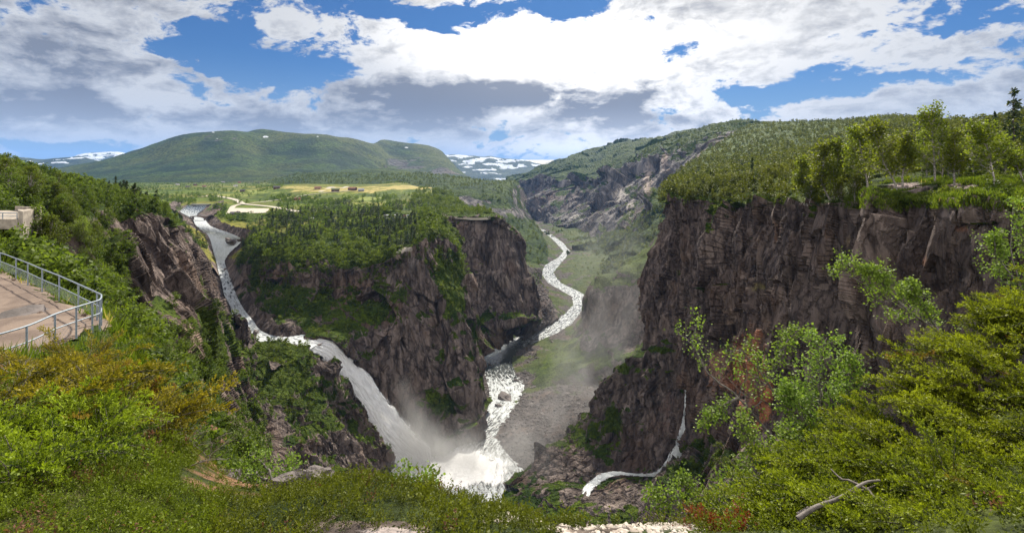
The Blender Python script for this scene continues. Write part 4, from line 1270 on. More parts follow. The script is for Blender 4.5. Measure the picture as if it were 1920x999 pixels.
add_trees('spruce', 'left', 'left_hillside', 70, lambda D: lh(D) * (D['v'] < 430) * (Yd(D) > 150) * (D['u'] > 200), 7, 12, 6)
# plateau and the wooded top of the main buttress
pw = lambda D: inframe(D) * nope(D, PLAIN) * (np.abs(D['P'][..., 0] - np.interp(Yd(D), [560, 600, 665, 742, 870], [-300, -350, -408, -469, -528])) > 30)
add_trees('birch', 'plateau', 'plateau', 3200, lambda D: pw(D) * (Yd(D) < 1150) * (0.05 + fl(D, 2, -0.1, 0.25, 45)), 4.5, 8, 11)
add_trees('spruce', 'plateau', 'plateau', 650, lambda D: pw(D) * (Yd(D) < 900) * smooth(fbm(D['P'] / 60 + 7, 3), -0.05, 0.2), 7.5, 13, 12)
add_trees('birch', 'plateau', 'plateau', 2600, lambda D: pw(D) * (Yd(D) > 900) * fl(D, 3, 0.0, 0.22, 80), 4, 7.5, 13)
topw = lambda D: inframe(D) * ((D['u'] > 462) | (D['v'] > 466)) * ((D['u'] > 500) | (D['v'] > 440)) * smooth(D['v'], 520, 470) * (D['v'] > 395) * nope(D, [(720, 398, 775, 412), (735, 462, 775, 474), (610, 474, 655, 484)])
add_trees('birch', 'buttress', 'main_buttress', 2300, lambda D: topw(D) * (0.35 + fl(D, 4, -0.2, 0.2, 30)), 5, 9.0, 14)
add_trees('spruce', 'buttress', 'main_buttress', 420, lambda D: topw(D) * (D['v'] < 470) * (D['u'] < 780) * fl(D, 5, -0.1, 0.15, 40), 7.5, 13.5, 15)
add_trees('birch', 'buttress', 'main_buttress', 420, lambda D: inframe(D) * smooth(D['v'], 600, 480) * (D['v'] > 470) * (D['u'] < 740) * np.clip(D['veg'] * 1.4, 0.03, 1), 4, 7.5, 16)
add_trees('bush', 'buttress', 'main_buttress', 800, lambda D: inframe(D) * V5(D, 0.45, 0.8) * (D['v'] > 480), 1.6, 4.2, 17)
add_trees('birch', 'road', 'road_buttress', 900, lambda D: inframe(D) * (D['v'] < 402) * (D['v'] > 345) * V5(D, 0.3, 0.6), 4.5, 8, 18)
add_trees('bush', 'road', 'road_buttress', 320, lambda D: inframe(D) * (D['v'] > 405) * V5(D, 0.4, 0.8), 1.6, 3.8, 19)
add_trees('birch', 'spur', 'falls_spur', 170, lambda D: inframe(D) * (D['u'] < 590) * (D['v'] < 790) * V5(D, 0.4, 0.8), 2.5, 5.5, 20)
add_trees('bush', 'spur', 'falls_spur', 700, lambda D: inframe(D) * V5(D, 0.4, 0.75), 1.0, 3.0, 21)
# far sides of the valley
add_trees('birch', 'valley', 'valley_shoulder', 4200, lambda D: inframe(D) * V5(D, 0.3, 0.6) * (D['v'] > 325) * (D['P'][..., 0] < riv_at(Yd(D))[0] - 12), 6, 11, 22, 1.0)
add_trees('birch', 'valley', 'valley_wall', 4200, lambda D: inframe(D) * V5(D, 0.4, 0.7) * (Yd(D) < 2200) * (D['P'][..., 0] > riv_at(Yd(D))[1] + 22), 6, 11, 23, 1.0)
add_trees('birch', 'valley', 'gorge_floor', 700, lambda D: inframe(D) * V5(D, 0.5, 0.8) * (D['v'] < 560) * (np.abs(D['P'][..., 0] - (riv_at(Yd(D))[0] + riv_at(Yd(D))[1]) / 2) > 34 + Yd(D) * 0.012), 4, 7, 24)
add_trees('bush', 'shoulder', 'misty_slope', 420, lambda D: inframe(D) * V5(D, 0.5, 0.8) * (D['u'] > 1040), 1.5, 3.4, 25)
# right hillside
rw = lambda D: inframe(D) * V5(D, 0.3, 0.6) * (D['v'] < 384) * nope(D, [(1625, 334, 1845, 374)])
add_trees('birch', 'right', 'right_hillside', 5200, lambda D: rw(D) * (Yd(D) > 330) / (0.3 + Yd(D) / 700), 5, 8.5, 31)
add_trees('birch', 'right', 'right_hillside', 1500, lambda D: rw(D) * (Yd(D) > 110) * (Yd(D) <= 360) * (0.2 + fl(D, 6, -0.2, 0.2, 25)), 5, 8.5, 32)
add_trees('bush', 'right', 'right_hillside', 900, lambda D: inframe(D) * (D['v'] < 384) * (Yd(D) <= 330) * V5(D, 0.3, 0.6) * nope(D, [(1632, 334, 1842, 372)]), 1.0, 2.6, 33)
add_trees('bush', 'rim', 'right_hillside', 420, lambda D: inframe(D) * (D['v'] > 366) * (D['v'] < 392) * (Yd(D) < 420), 0.8, 2.2, 34)
add_trees('bush', 'cliff', 'right_hillside', 160, lambda D: inframe(D) * (D['v'] > 390) * V5(D, 0.35, 0.8) * (D['u'] < 1480), 1.2, 3.4, 35)
add_trees('bush', 'knob', 'stream_rocks', 160, lambda D: inframe(D) * V5(D, 0.5, 0.8) * (D['u'] > 1220), 0.8, 2.0, 36)

# split: the birches and spruces that show largest stand as trees of their own, the rest are woodland
TREES.sort(key=lambda q: -q[3] / q[2][1])
ind = {'birch': 270, 'spruce': 240}

def where(reg, u, v):
    """a phrase for the spot, in terms one can find in the picture"""
    if reg == 'left':
        if v < 352 and u < 200: return 'on the skyline of the left hillside' if u > 90 else 'on the skyline above the concrete platform'
        if u < 95: return 'high on the bank above the concrete platform' if v < 362 else 'just behind the concrete parapet' if v < 392 else 'on the bank right of the concrete parapet'
        if u < 170: return ('high' if v < 368 else 'low') + (' on the slope right of the concrete platform' if u < 132 else ' on the slope left of the grey cliff')
        if u < 250: return 'at the upper corner of the grey left cliff'
        if u < 320: return 'right on top of the grey left cliff'
        return 'on the left hillside above the upper river' if v < 480 else 'in the green gully beside the upper river'
    if reg == 'right':
        if u < 1300: return 'at the cliff corner over the gorge'
        if u < 1400: return 'on the wooded rim left of the lone dark spruce'
        if u < 1500: return 'on the wooded rim right of the lone dark spruce'
        if u < 1620: return ('high' if v < 310 else 'close') + ' behind the crooked birches of the rim'
        if u < 1720: return 'on the slope behind the leaning birch of the slab'
        if u < 1850: return 'on the slope behind the tallest birch of the slab'
        return 'under the tall spruce at the right edge'
    if reg == 'plateau':
        if v > 400: return 'on the plateau between short road and buttress'
        if u < 470: return 'on the plateau beside the upper river and gravel yard'
        if u < 600: return 'on the plateau in front of the pale winding road'
        return 'on the plateau below the yellow rise with cabins'
    if reg == 'buttress':
        if u < 520: return 'on the buttress corner beside the rapids'
        if u < 620: return 'on the middle of the wooded buttress'
        if u < 720: return 'on the buttress left of the pale rock ledge'
        return 'on the buttress around the car park and pale ledge'
    return {'spur': 'on the green spur left of the waterfall', 'road': 'on the hump above the cliff road', 'valley': 'on the slope far down the valley'}[reg]




def protos_mesh(lst, name, leafm, woodm):
    out = []
    for (la, wa) in lst:
        res = []
        for nm, arr, mt in (('crown', la, leafm), ('trunk', wa, woodm)):
            if arr is None: res.append(None); continue
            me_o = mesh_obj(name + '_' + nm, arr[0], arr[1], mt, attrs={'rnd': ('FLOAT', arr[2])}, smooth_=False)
            me = me_o.data
            bpy.data.objects.remove(me_o)
            res.append(me)
        out.append(res)
    return out


PM = {'big': protos_mesh(BIG, 'birch', M_hillR, M_bark), 'mid': protos_mesh(MID, 'birch', M_birch, M_bark), 'bigl': None, 'spr': protos_mesh(SPR, 'spruce', M_sprL, M_bark_d)}
PM['bigl'] = protos_mesh(BIG[:4], 'birch', M_birch, M_bark)


def place_tree(name, meshes, loc, sc, rz, label, cat, group, sx=1.0):
    e = empty(name, tuple(loc), rz)
    e.scale = (sc * sx, sc * sx, sc)
    tag(e, label, cat, group)
    cr_, tr_ = meshes
    for nm, me in (('trunk', tr_), ('crown', cr_)):
        o = bpy.data.objects.new(nm, me)
        link(o, e)
    return e


bulk = {}
for (kind, reg, p, h) in TREES:
    if kind in ind and ind[kind] > 0:
        ind[kind] -= 1
        if kind == 'birch':
            px = h / p[1] * 512
            key = ('big' if reg == 'right' else 'bigl') if px > 16 else 'mid'
            ms = PM[key][rng.integers(len(PM[key]))]
            H0 = 7.0 if key != 'mid' else 6.0
            wh = where(reg, *project(p)); sz = 'tall' if h > (6.6 if reg != 'left' else 5.4) else 'small' if h < (5.4 if reg != 'left' else 4.2) else 'bushy'
            place_tree('birch_tree', ms, p, h / H0, rng.uniform(0, 6.28), sz + ' green birch ' + wh, 'birch tree', sz + ' birches ' + wh, rng.uniform(0.8, 1.2))
        else:
            ms = PM['spr'][rng.integers(3)]
            wh = where(reg, *project(p)); sz = 'tall' if h > 11.5 else 'low' if h < 9.2 else 'pointed'
            place_tree('spruce_tree', ms, p, h / 9.0, rng.uniform(0, 6.28), sz + ' dark spruce ' + wh, 'spruce tree', sz + ' spruces ' + wh, rng.uniform(0.8, 1.15))
    else:
        bulk.setdefault((kind, reg), []).append((p, h))

SRC = {'birch': (FAR, 5.0), 'bush': (BUSH, 2.0), 'spruce': (SPF, 8.0)}
acc = {}
for (kind, reg), lst in bulk.items():
    pos = np.array([q[0] for q in lst]); hh = np.array([q[1] for q in lst])
    px = hh / pos[:, 1] * 512
    if kind == 'birch':
        classes = [(px > 9, MID, 6.0), (px <= 9, FAR, 5.0)]
    elif kind == 'bush':
        classes = [(px > 7, BUSH, 2.0), (px <= 7, FAR, 5.0)]
    else:
        classes = [(px > 9, SPR, 9.0), (px <= 9, SPF, 8.0)]
    for msk, src, H0 in classes:
        ids = np.nonzero(msk)[0]
        if not len(ids): continue
        which = rng.integers(0, len(src), len(ids))
        for w_ in range(len(src)):
            jj = ids[which == w_]
            if not len(jj): continue
            sxy = (hh[jj] / H0) * rng.uniform(0.8, 1.35, len(jj))
            sc = np.stack([sxy, sxy, hh[jj] / H0], 1)
            a = spread(src[w_][0], pos[jj], sc, rng.uniform(0, 6.28, len(jj)), rng.normal(-0.03, 0.15, len(jj)) + 0.55 * fbm(pos[jj] / 45.0, 3) + 0.3 * pn(pos[jj] / 12.0))
            key = ('spruce_woodland' if kind == 'spruce' else 'shrubbery' if kind == 'bush' else 'birch_woodland', reg)
            acc.setdefault(key, []).append(a)
LBL = {'left': 'on the left hillside', 'right': 'on the right hillside', 'plateau': 'across the plateau', 'buttress': 'on the rock buttress beside the fall', 'spur': 'on the spur left of the fall', 'road': 'on the road buttress',
       'valley': 'on the far valley sides', 'shoulder': 'on the misty slope', 'rim': 'along the rim of the right cliff', 'cliff': 'clinging to the right cliff', 'knob': 'by the small stream'}
for (nm, reg), lst in acc.items():
    n0 = 0; Vs = []; Qs = []; Rs = []
    for V, Q, r in lst:
        Vs.append(V); Qs.append(Q + n0); Rs.append(r); n0 += len(V)
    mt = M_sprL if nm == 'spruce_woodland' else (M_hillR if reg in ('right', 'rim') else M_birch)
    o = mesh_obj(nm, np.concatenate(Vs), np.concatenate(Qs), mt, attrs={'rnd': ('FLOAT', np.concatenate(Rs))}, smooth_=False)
    tag(o, {'spruce_woodland': 'dark conifer wood ', 'shrubbery': 'low green scrub ', 'birch_woodland': 'mass of small green birches '}[nm] + LBL[reg], kind='stuff')


# ------------------------------------------------------------------ birches that stand out along the right rim
def grow(stems, seed, nb=5, nt=6, blen=0.35, tlen=0.3, leaves=14, leaf=0.03, r0=0.03, spread_a=0.9, upb=0.25, start=0.25, droop=0.0, lw=0.7, sub=True, sides=6, cluster=0.0, wob=0.02):
    """stems: polylines (world); branches and leafy twigs grow from them"""
    g = np.random.default_rng(seed)
    Wd = Geo(); L = Geo()
    for st in stems:
        st = np.asarray(st, float)
        n = max(8, len(st) * 4)
        sp = cr(st, np.linspace(0, len(st) - 1, n)) + g.normal(0, wob * 0.3, (n, 3)) * np.linspace(0, 1, n)[:, None]
        tot = np.linalg.norm(np.diff(sp, axis=0), axis=1).sum()
        Wd.mesh(*tube(sp, np.linspace(r0, r0 * 0.25, n), sides))
        for b in range(nb):
            f = start + (1 - start) * (b + g.uniform(0, 1)) / nb
            i = min(n - 2, int(f * (n - 1)))
            d0 = unit(sp[min(i + 1, n - 1)] - sp[i])
            a = g.normal(size=3); a = unit(a - d0 * (a @ d0))
            d = unit(d0 * (1 - spread_a * 0.5) + a * spread_a + np.array([0, 0, upb]))
            bl = blen * tot * g.uniform(0.5, 1.1) * (1.15 - 0.75 * f)
            bp = bent(sp[i], sp[i] + d * bl, 6, bl * 0.07, g)
            bp[:, 2] -= droop * np.linspace(0, 1, 6) ** 2 * bl
            Wd.mesh(*tube(bp, np.linspace(r0 * 0.45 * (1.1 - 0.6 * f), r0 * 0.10, 6), 4))
            for k in range(nt):
                ft = 0.2 + 0.8 * (k + g.uniform(0, 1)) / nt
                j = min(4, int(ft * 5)); fr = ft * 5 - j
                q = bp[j] * (1 - fr) + bp[min(5, j + 1)] * fr
                a = g.normal(size=3)
                dd = unit(unit(bp[5] - bp[0]) * 0.7 + a * 0.7 + np.array([0, 0, 0.2 - droop]))
                tl = tlen * bl * g.uniform(0.5, 1.2)
                tp = np.stack([q, q + dd * tl * 0.5 + g.normal(0, 0.05 * tl, 3), q + dd * tl])
                Wd.mesh(*tube(tp, [r0 * 0.14, r0 * 0.10, r0 * 0.06], 3))
                m = leaves
                tt = g.uniform(0.15, 1.05, (m, 1))
                if cluster: tt = tt ** 0.5
                C = tp[0] * (1 - tt) + tp[2] * tt + g.normal(0, 1, (m, 3)) * (cluster or leaf * 0.8)
                D = g.normal(size=(m, 3)) + dd * 0.7 + np.array([0, 0, -0.1])
                Nn = np.array([0, -0.25, 1.0]) + g.normal(0, 0.55, (m, 3))
                L.quads(leaf_quads(C, D, Nn, leaf * g.uniform(0.65, 1.25, m), leaf * lw * g.uniform(0.8, 1.2, m)), np.clip(g.normal(0.5, 0.22, m), 0, 1))
    return L.arrays(), Wd.arrays()


def tree_obj(name, la, wa, leafm, woodm, label, cat, group=None, base=None, names=('crown', 'trunk'), sub=True):
    b = np.array(base if base is not None else [wa[0][:, 0].mean(), wa[0][:, 1].mean(), wa[0][:, 2].min()])
    e = empty(name, tuple(b))
    tag(e, label, cat, group)
    mesh_obj(names[1], wa[0] - b, wa[1], woodm, e)
    dry = ('FLOAT', np.repeat(np.random.default_rng(len(la[0])).uniform(0, 1, len(la[0]) // 4 + 1), 4)[:len(la[0])])
    mesh_obj(names[0], la[0] - b, la[1], leafm, e, attrs={'rnd': ('FLOAT', la[2]), 'dry': dry}, smooth_=False)
    return e


def ground_Y(patch, u, v):
    D = PATCH[patch]
    d = (D['u'] - u) ** 2 + (D['v'] - v) ** 2
    i = np.argmin(d)
    return D['P'].reshape(-1, 3)[i]


HERO = [  # base u, v ; path of (u, v) up the stem ; crown width factor ; leaf amount ; label
    ([(1690, 366), (1672, 330), (1655, 300), (1643, 262), (1632, 232)], 1.25, 26, 0.42, 'tall birch with a long trunk leaning left over the bare rock slab'),
    ([(1692, 366), (1692, 325), (1698, 290), (1700, 250)], 0.95, 24, 0.38, 'slim pale birch rising straight beside the leaning one on the slab'),
    ([(1757, 362), (1756, 320), (1754, 280), (1750, 240), (1744, 212)], 1.2, 26, 0.40, 'tallest straight dark-trunked birch in the middle of the rock slab'),
    ([(1789, 352), (1787, 320), (1788, 295), (1790, 250)], 0.85, 16, 0.38, 'thin birch with a white trunk just right of the tallest one'),
    ([(1866, 352), (1862, 325), (1856, 300), (1848, 265), (1842, 240)], 1.55, 28, 0.42, 'broad dense birch at the right end of the rock slab'),
    ([(1925, 352), (1912, 325), (1898, 300), (1884, 270)], 1.4, 26, 0.40, 'spreading birch with a pale arching bough at the far right'),
    ([(1627, 362), (1625, 335), (1618, 305), (1612, 270), (1606, 245)], 1.1, 26, 0.40, 'birch with a grey upright trunk left of the rock slab'),
    ([(1575, 372), (1568, 350), (1560, 330), (1572, 295), (1566, 268)], 1.0, 22, 0.40, 'crooked forked birch standing on the cliff rim'),
    ([(1560, 378), (1546, 355), (1540, 335), (1545, 300), (1538, 275)], 1.0, 22, 0.38, 'birch with a curved dark trunk on the cliff rim'),
    ([(1515, 384), (1512, 360), (1507, 335), (1500, 300)], 0.9, 20, 0.38, 'small birch leaning out at the lip of the cliff'),
    ([(1735, 300), (1735, 275), (1738, 250)], 1.2, 22, 0.45, 'green birch behind the tallest one on the slope'),
    ([(1645, 300), (1648, 285), (1650, 268)], 1.1, 16, 0.45, 'rounded birch on the slope behind the leaning one'),
]
for k, (path, cw, nb, lf, lab) in enumerate(HERO):
    p0 = ground_Y('right_hillside', *path[0])
    Y = p0[1]
    st = [W(u, v, Y + 0.3 * np.sin(i * 1.7 + k) + 0.25 * i) for i, (u, v) in enumerate(path)]
    off = p0 - st[0]; st = [q + off for q in st]; st[0] = st[0] - np.array([0, 0, 0.5])
    la, wa = grow([st], 300 + k, nb=nb, nt=8, blen=0.30 * cw, tlen=0.42, leaves=15, leaf=lf * Y / 95, r0=0.20 * Y / 95, spread_a=0.95, upb=0.35, start=0.30, lw=0.8, cluster=0.45 * Y / 95, wob=0.2)
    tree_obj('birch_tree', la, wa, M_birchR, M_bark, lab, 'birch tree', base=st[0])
# dark open-crowned pine top and the spruce at the right edge, lone dark spruce
M_pine = leaf_mat('pine_needles', (0.014, 0.022, 0.010), (0.040, 0.052, 0.018), trans=0.15)
p0 = ground_Y('right_hillside', 1746, 285)
st = [W(u, v, p0[1]) + np.array([0, 0, 0]) for u, v in ((1748, 290), (1747, 262), (1744, 240), (1745, 218))]
la, wa = grow([st], 401, nb=22, nt=7, blen=0.34, tlen=0.5, leaves=13, leaf=0.011 * p0[1] * 0.32, r0=0.0016 * p0[1], spread_a=1.1, upb=0.15, start=0.62, cluster=0.0022 * p0[1])
tree_obj('pine_tree', la, wa, M_pine, M_bark_d, 'dark pine whose open flat crown stands above the birches', 'pine tree', base=st[0])
for (u, v, top, mi, lab, wf) in ((1902, 300, 165, 0, 'tall dark spruce against the sky at the right edge', 0.85), (1411, 340, 295, 1, 'lone dark spruce on the wooded slope above the cliff corner', 0.9), (1866, 262, 208, 2, 'small ragged dark spruce beside the tallest spruce', 0.8)):
    p0 = ground_Y('right_hillside', u, v)
    h = (v - top) / F * p0[1]
    place_tree('spruce_tree', PM['spr'][mi], p0 - np.array([0, 0, 0.3]), h / 9.0, 0.7, lab, 'spruce tree', None, wf)

# ------------------------------------------------------------------ foreground plants
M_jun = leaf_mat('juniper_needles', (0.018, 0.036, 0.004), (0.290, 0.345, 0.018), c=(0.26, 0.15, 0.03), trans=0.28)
M_junY = leaf_mat('yellow_juniper_needles', (0.028, 0.038, 0.004), (0.380, 0.330, 0.018), c=(0.28, 0.14, 0.03), trans=0.28)
M_shrub = leaf_mat('shrub_leaves', (0.060, 0.105, 0.014), (0.230, 0.300, 0.050), trans=0.4)
M_heath = leaf_mat('heath_leaves', (0.010, 0.021, 0.003), (0.135, 0.165, 0.010), c=(0.15, 0.065, 0.045), trans=0.28)
M_redh = leaf_mat('red_heath_leaves', (0.10, 0.025, 0.012), (0.20, 0.055, 0.02), trans=0.3)
M_grass = leaf_mat('grass_blades', (0.040, 0.070, 0.006), (0.150, 0.190, 0.018), c=(0.34, 0.26, 0.10), trans=0.4)
M_lichen = plain_mat('pale_lichen', (0.55, 0.50, 0.43), 0.95, nscale=9, col2=(0.30, 0.25, 0.21), bump=0.02, spec=0.1)
M_twig = plain_mat('grey_twigs', (0.17, 0.145, 0.125), 0.9, nscale=25, col2=(0.08, 0.065, 0.055))


def spray(seed, L=0.40, ntw=20, nn=12, nl=0.021, nw=0.0085):
    """one flat arching juniper spray along +X, tips a little down; rnd grows towards the tips"""
    g = np.random.default_rng(seed)
    G = Geo(); Wd = Geo()
    t = np.linspace(0, 1, 7)
    st = np.stack([t * L, 0.03 * L * np.sin(t * 5 + seed), 0.22 * L * t - 0.30 * L * t ** 2.4], 1)
    Wd.mesh(*tube(st, np.linspace(0.0045, 0.0012, 7), 3))
    for k in range(ntw):
        f = 0.12 + 0.88 * (k + g.uniform(0, 1)) / ntw
        j = min(5, int(f * 6)); q = st[j] + (st[j + 1] - st[j]) * (f * 6 - j)
        side = 1 if k % 2 else -1
        tl = L * 0.36 * (1.08 - 0.62 * f) * g.uniform(0.6, 1.2)
        d = unit(np.array([0.85, side * g.uniform(0.35, 1.0), g.uniform(-0.1, 0.5)]))
        e = q + d * tl + np.array([0, 0, -0.12 * tl])
        m = nn
        tt = np.linspace(0.05, 1, m)[:, None]
        C = q * (1 - tt) + e * tt
        D = unit(d + 0.9 * unit(g.normal(size=(m, 3))))
        Nn = g.normal(size=(m, 3)) * 0.7 + np.array([0, 0, 1.0])
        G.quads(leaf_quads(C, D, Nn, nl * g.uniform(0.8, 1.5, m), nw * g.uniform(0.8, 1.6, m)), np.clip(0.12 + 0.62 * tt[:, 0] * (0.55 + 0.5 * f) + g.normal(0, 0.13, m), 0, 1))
    return G.arrays(), Wd.arrays()


SPRAYS = [spray(s) for s in range(5)]


def orient(proto, pos, dirs, scale, roll, roff):
    V, Q, Rn = proto
    n = len(pos)
    X = unit(dirs)
    up_ = np.array([0, 0, 1.0])
    Yv = unit(np.cross(up_, X)); Z = np.cross(X, Yv)
    c, s_ = np.cos(roll)[:, None], np.sin(roll)[:, None]
    Y2 = Yv * c + Z * s_; Z2 = -Yv * s_ + Z * c
    out = V[None, :, :1] * X[:, None] + V[None, :, 1:2] * Y2[:, None] + V[None, :, 2:3] * Z2[:, None]
    out = out * scale[:, None, None] + pos[:, None]
    Qn = (Q[None] + (np.arange(n) * len(V))[:, None, None]).reshape(-1, 4)
    return out.reshape(-1, 3), Qn, np.clip((Rn[None] + roff[:, None]).ravel(), 0, 1)


def juniper(name, rows, n, seed, label, dirf, mat=M_jun, smin=0.7, smax=1.4, depth=0.5, dry=0.06, stems=(), group=None, Pts=None, thick=0.018):
    g = np.random.default_rng(seed)
    if Pts is None:
        B = grid_surface(rows, 60, 40)[..., :3]
        area = np.linalg.norm(np.cross(B[1:, :-1] - B[:-1, :-1], B[:-1, 1:] - B[:-1, :-1]), axis=-1)
        cs = np.cumsum(area.ravel()); idx = np.searchsorted(cs, g.uniform(0, cs[-1], n))
        i, j = np.unravel_index(np.clip(idx, 0, area.size - 1), area.shape)
        Pp = B[i, j] + g.normal(0, 0.04, (n, 3))
    else:
        Pp = Pts; n = len(Pp); B = None
    # layered pads: fans of sprays that leave one bough together
    npad = max(6, n // 15)
    pid = g.integers(0, npad, n)
    src = g.choice(n, npad, replace=False)
    pc = Pp[src] + unit(Pp[src]) * (g.uniform(0, 1, npad) ** 1.3 * depth)[:, None]
    pdir = dirf(pc, g)
    pdir = unit(pdir)
    pside = unit(np.cross(pdir, np.array([0, 0, 1.0])))
    sz_ = (smin + smax) / 2 * 0.30
    al_ = g.uniform(-0.5, 0.75, n); sd_ = g.normal(0, 0.42, n)
    Pp = pc[pid] + pdir[pid] * (al_ * sz_)[:, None] + pside[pid] * (sd_ * sz_)[:, None] + g.normal(0, 0.028, (n, 3)) - np.array([0, 0, 1.0]) * (np.abs(sd_) ** 1.5 * 0.35 * sz_)[:, None]
    D = pdir[pid] + pside[pid] * (sd_ * 0.9)[:, None] + g.normal(0, 0.20, (n, 3))
    roll = g.normal(0, 0.35, n)
    sc = g.uniform(smin, smax, n)
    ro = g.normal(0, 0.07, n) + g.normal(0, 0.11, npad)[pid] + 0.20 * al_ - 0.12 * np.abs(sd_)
    V = []; Q = []; Rn = []; Dr = []; Wv = []; Wq = []; Wr = []
    k0 = 0; k1 = 0
    dryv = smooth(fbm(Pp / 0.5 + 40, 3) + g.normal(0, 0.12, n), 0.42 - dry * 2, 0.6)
    for s in range(5):
        m = np.arange(n) % 5 == s
        a = orient(SPRAYS[s][0], Pp[m], D[m], sc[m], roll[m], ro[m])
        b = orient(SPRAYS[s][1], Pp[m], D[m], sc[m], roll[m], ro[m])
        V.append(a[0]); Q.append(a[1] + k0); Rn.append(a[2]); k0 += len(a[0]); Dr.append(np.repeat(dryv[m], len(SPRAYS[s][0][0])))
        Wv.append(b[0]); Wq.append(b[1] + k1); Wr.append(b[2]); k1 += len(b[0])
    for st in stems:
        P_ = [W(*q) for q in st]
        sp = cr(np.array(P_), np.linspace(0, len(P_) - 1, 14)) + g.normal(0, 0.012, (14, 3))
        v, q = tube(sp, np.linspace(thick, thick * 0.3, 14), 6)
        Wv.append(v); Wq.append(q + k1); Wr.append(np.zeros(len(v))); k1 += len(v)
    V = np.concatenate(V); Wv = np.concatenate(Wv)
    base = np.array([V[:, 0].mean(), V[:, 1].mean(), V[:, 2].min()])
    e = empty('juniper_bush', tuple(base))
    tag(e, label, 'juniper bush', group)
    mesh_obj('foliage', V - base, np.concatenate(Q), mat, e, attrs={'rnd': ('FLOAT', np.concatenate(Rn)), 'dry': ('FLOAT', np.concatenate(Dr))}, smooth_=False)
    mesh_obj('stem', Wv - base, np.concatenate(Wq), M_twig, e)
    return e


left_up = lambda P, g: np.stack([-0.75 + g.normal(0, 0.35, len(P)), -0.35 + g.normal(0, 0.3, len(P)), 0.30 + g.normal(0, 0.12, len(P))], 1)
out_up = lambda P, g: np.stack([g.normal(0, 0.8, len(P)), -0.35 + g.normal(0, 0.5, len(P)), 0.45 + g.normal(0, 0.15, len(P))], 1)

JR = [pts('1672,808,6.2 1712,748,6.3 1752,698,6.4 1802,658,6.6 1852,638,6.8 1912,593,6.9 1982,543,7 2112,498,7'),
      pts('1662,848,5.6 1712,808,5.7 1762,768,5.8 1812,728,5.9 1862,698,6.0 1922,658,6.1 1992,628,6.2 2112,588,6.2'),
      pts('1662,898,5.0 1712,868,5.1 1772,838,5.2 1832,808,5.3 1892,768,5.4 1952,748,5.4 2012,728,5.5 2142,698,5.5'),
      pts('1682,948,4.6 1742,928,4.6 1802,898,4.7 1862,868,4.7 1922,838,4.8 1982,818,4.8 2052,798,4.9 2162,788,4.9')]
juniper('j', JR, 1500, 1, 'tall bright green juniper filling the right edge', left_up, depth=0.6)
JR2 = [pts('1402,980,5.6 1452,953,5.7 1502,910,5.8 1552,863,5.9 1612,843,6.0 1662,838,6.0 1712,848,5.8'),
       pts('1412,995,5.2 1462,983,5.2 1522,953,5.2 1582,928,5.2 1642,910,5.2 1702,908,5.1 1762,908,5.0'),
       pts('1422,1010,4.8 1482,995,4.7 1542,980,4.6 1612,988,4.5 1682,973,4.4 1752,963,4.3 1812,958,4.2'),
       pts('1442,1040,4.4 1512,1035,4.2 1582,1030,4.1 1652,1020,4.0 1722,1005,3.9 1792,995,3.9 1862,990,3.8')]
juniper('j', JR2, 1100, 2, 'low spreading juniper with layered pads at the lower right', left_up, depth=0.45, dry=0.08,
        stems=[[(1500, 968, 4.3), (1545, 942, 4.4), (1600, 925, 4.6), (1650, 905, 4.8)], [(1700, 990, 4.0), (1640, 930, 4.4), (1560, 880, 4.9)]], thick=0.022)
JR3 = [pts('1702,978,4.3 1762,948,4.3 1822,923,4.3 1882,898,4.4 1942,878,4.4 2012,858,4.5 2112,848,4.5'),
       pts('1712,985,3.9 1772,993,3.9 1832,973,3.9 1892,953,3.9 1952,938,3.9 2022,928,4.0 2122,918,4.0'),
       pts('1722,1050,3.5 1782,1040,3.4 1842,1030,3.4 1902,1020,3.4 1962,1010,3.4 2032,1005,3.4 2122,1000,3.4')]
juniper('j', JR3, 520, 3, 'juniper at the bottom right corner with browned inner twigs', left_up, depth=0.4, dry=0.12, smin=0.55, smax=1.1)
e_ = empty('dead_branch', tuple(W(1500, 970, 4.2)))
tag(e_, 'grey dead branch lying under the lower right juniper', 'dead branch')
sp = cr(np.array([W(1495, 972, 4.15), W(1530, 950, 4.2), (W(1570, 935, 4.25)), W(1620, 905, 4.35), W(1650, 900, 4.5)]), np.linspace(0, 4, 16))
v, q = tube(sp, np.linspace(0.022, 0.008, 16), 7)
mesh_obj('limb', v - np.array(e_.location), q, M_dead, e_)
v, q = tube(bent(sp[8], sp[8] + np.array([0.25, 0.1, -0.1]), 6, 0.02, rng), np.linspace(0.012, 0.004, 6), 5)
mesh_obj('twig', v - np.array(e_.location), q, M_dead, e_)


def ledge_pts(n, fn, seed, patch='rock_ledge'):
    return scatter(patch, n, fn, seed)[0]


def reg(D, u0, v0, u1, v1, s=18):
    w = fbm(D['P'] / 1.3 + 8, 3) * 40
    u, v = D['u'] + w, D['v'] + w * 0.7
    return smooth(u, u0 - s, u0 + s) * smooth(-u, -u1 - s, -u1 + s) * smooth(v, v0 - s, v0 + s) * smooth(-v, -v1 - s, -v1 + s)


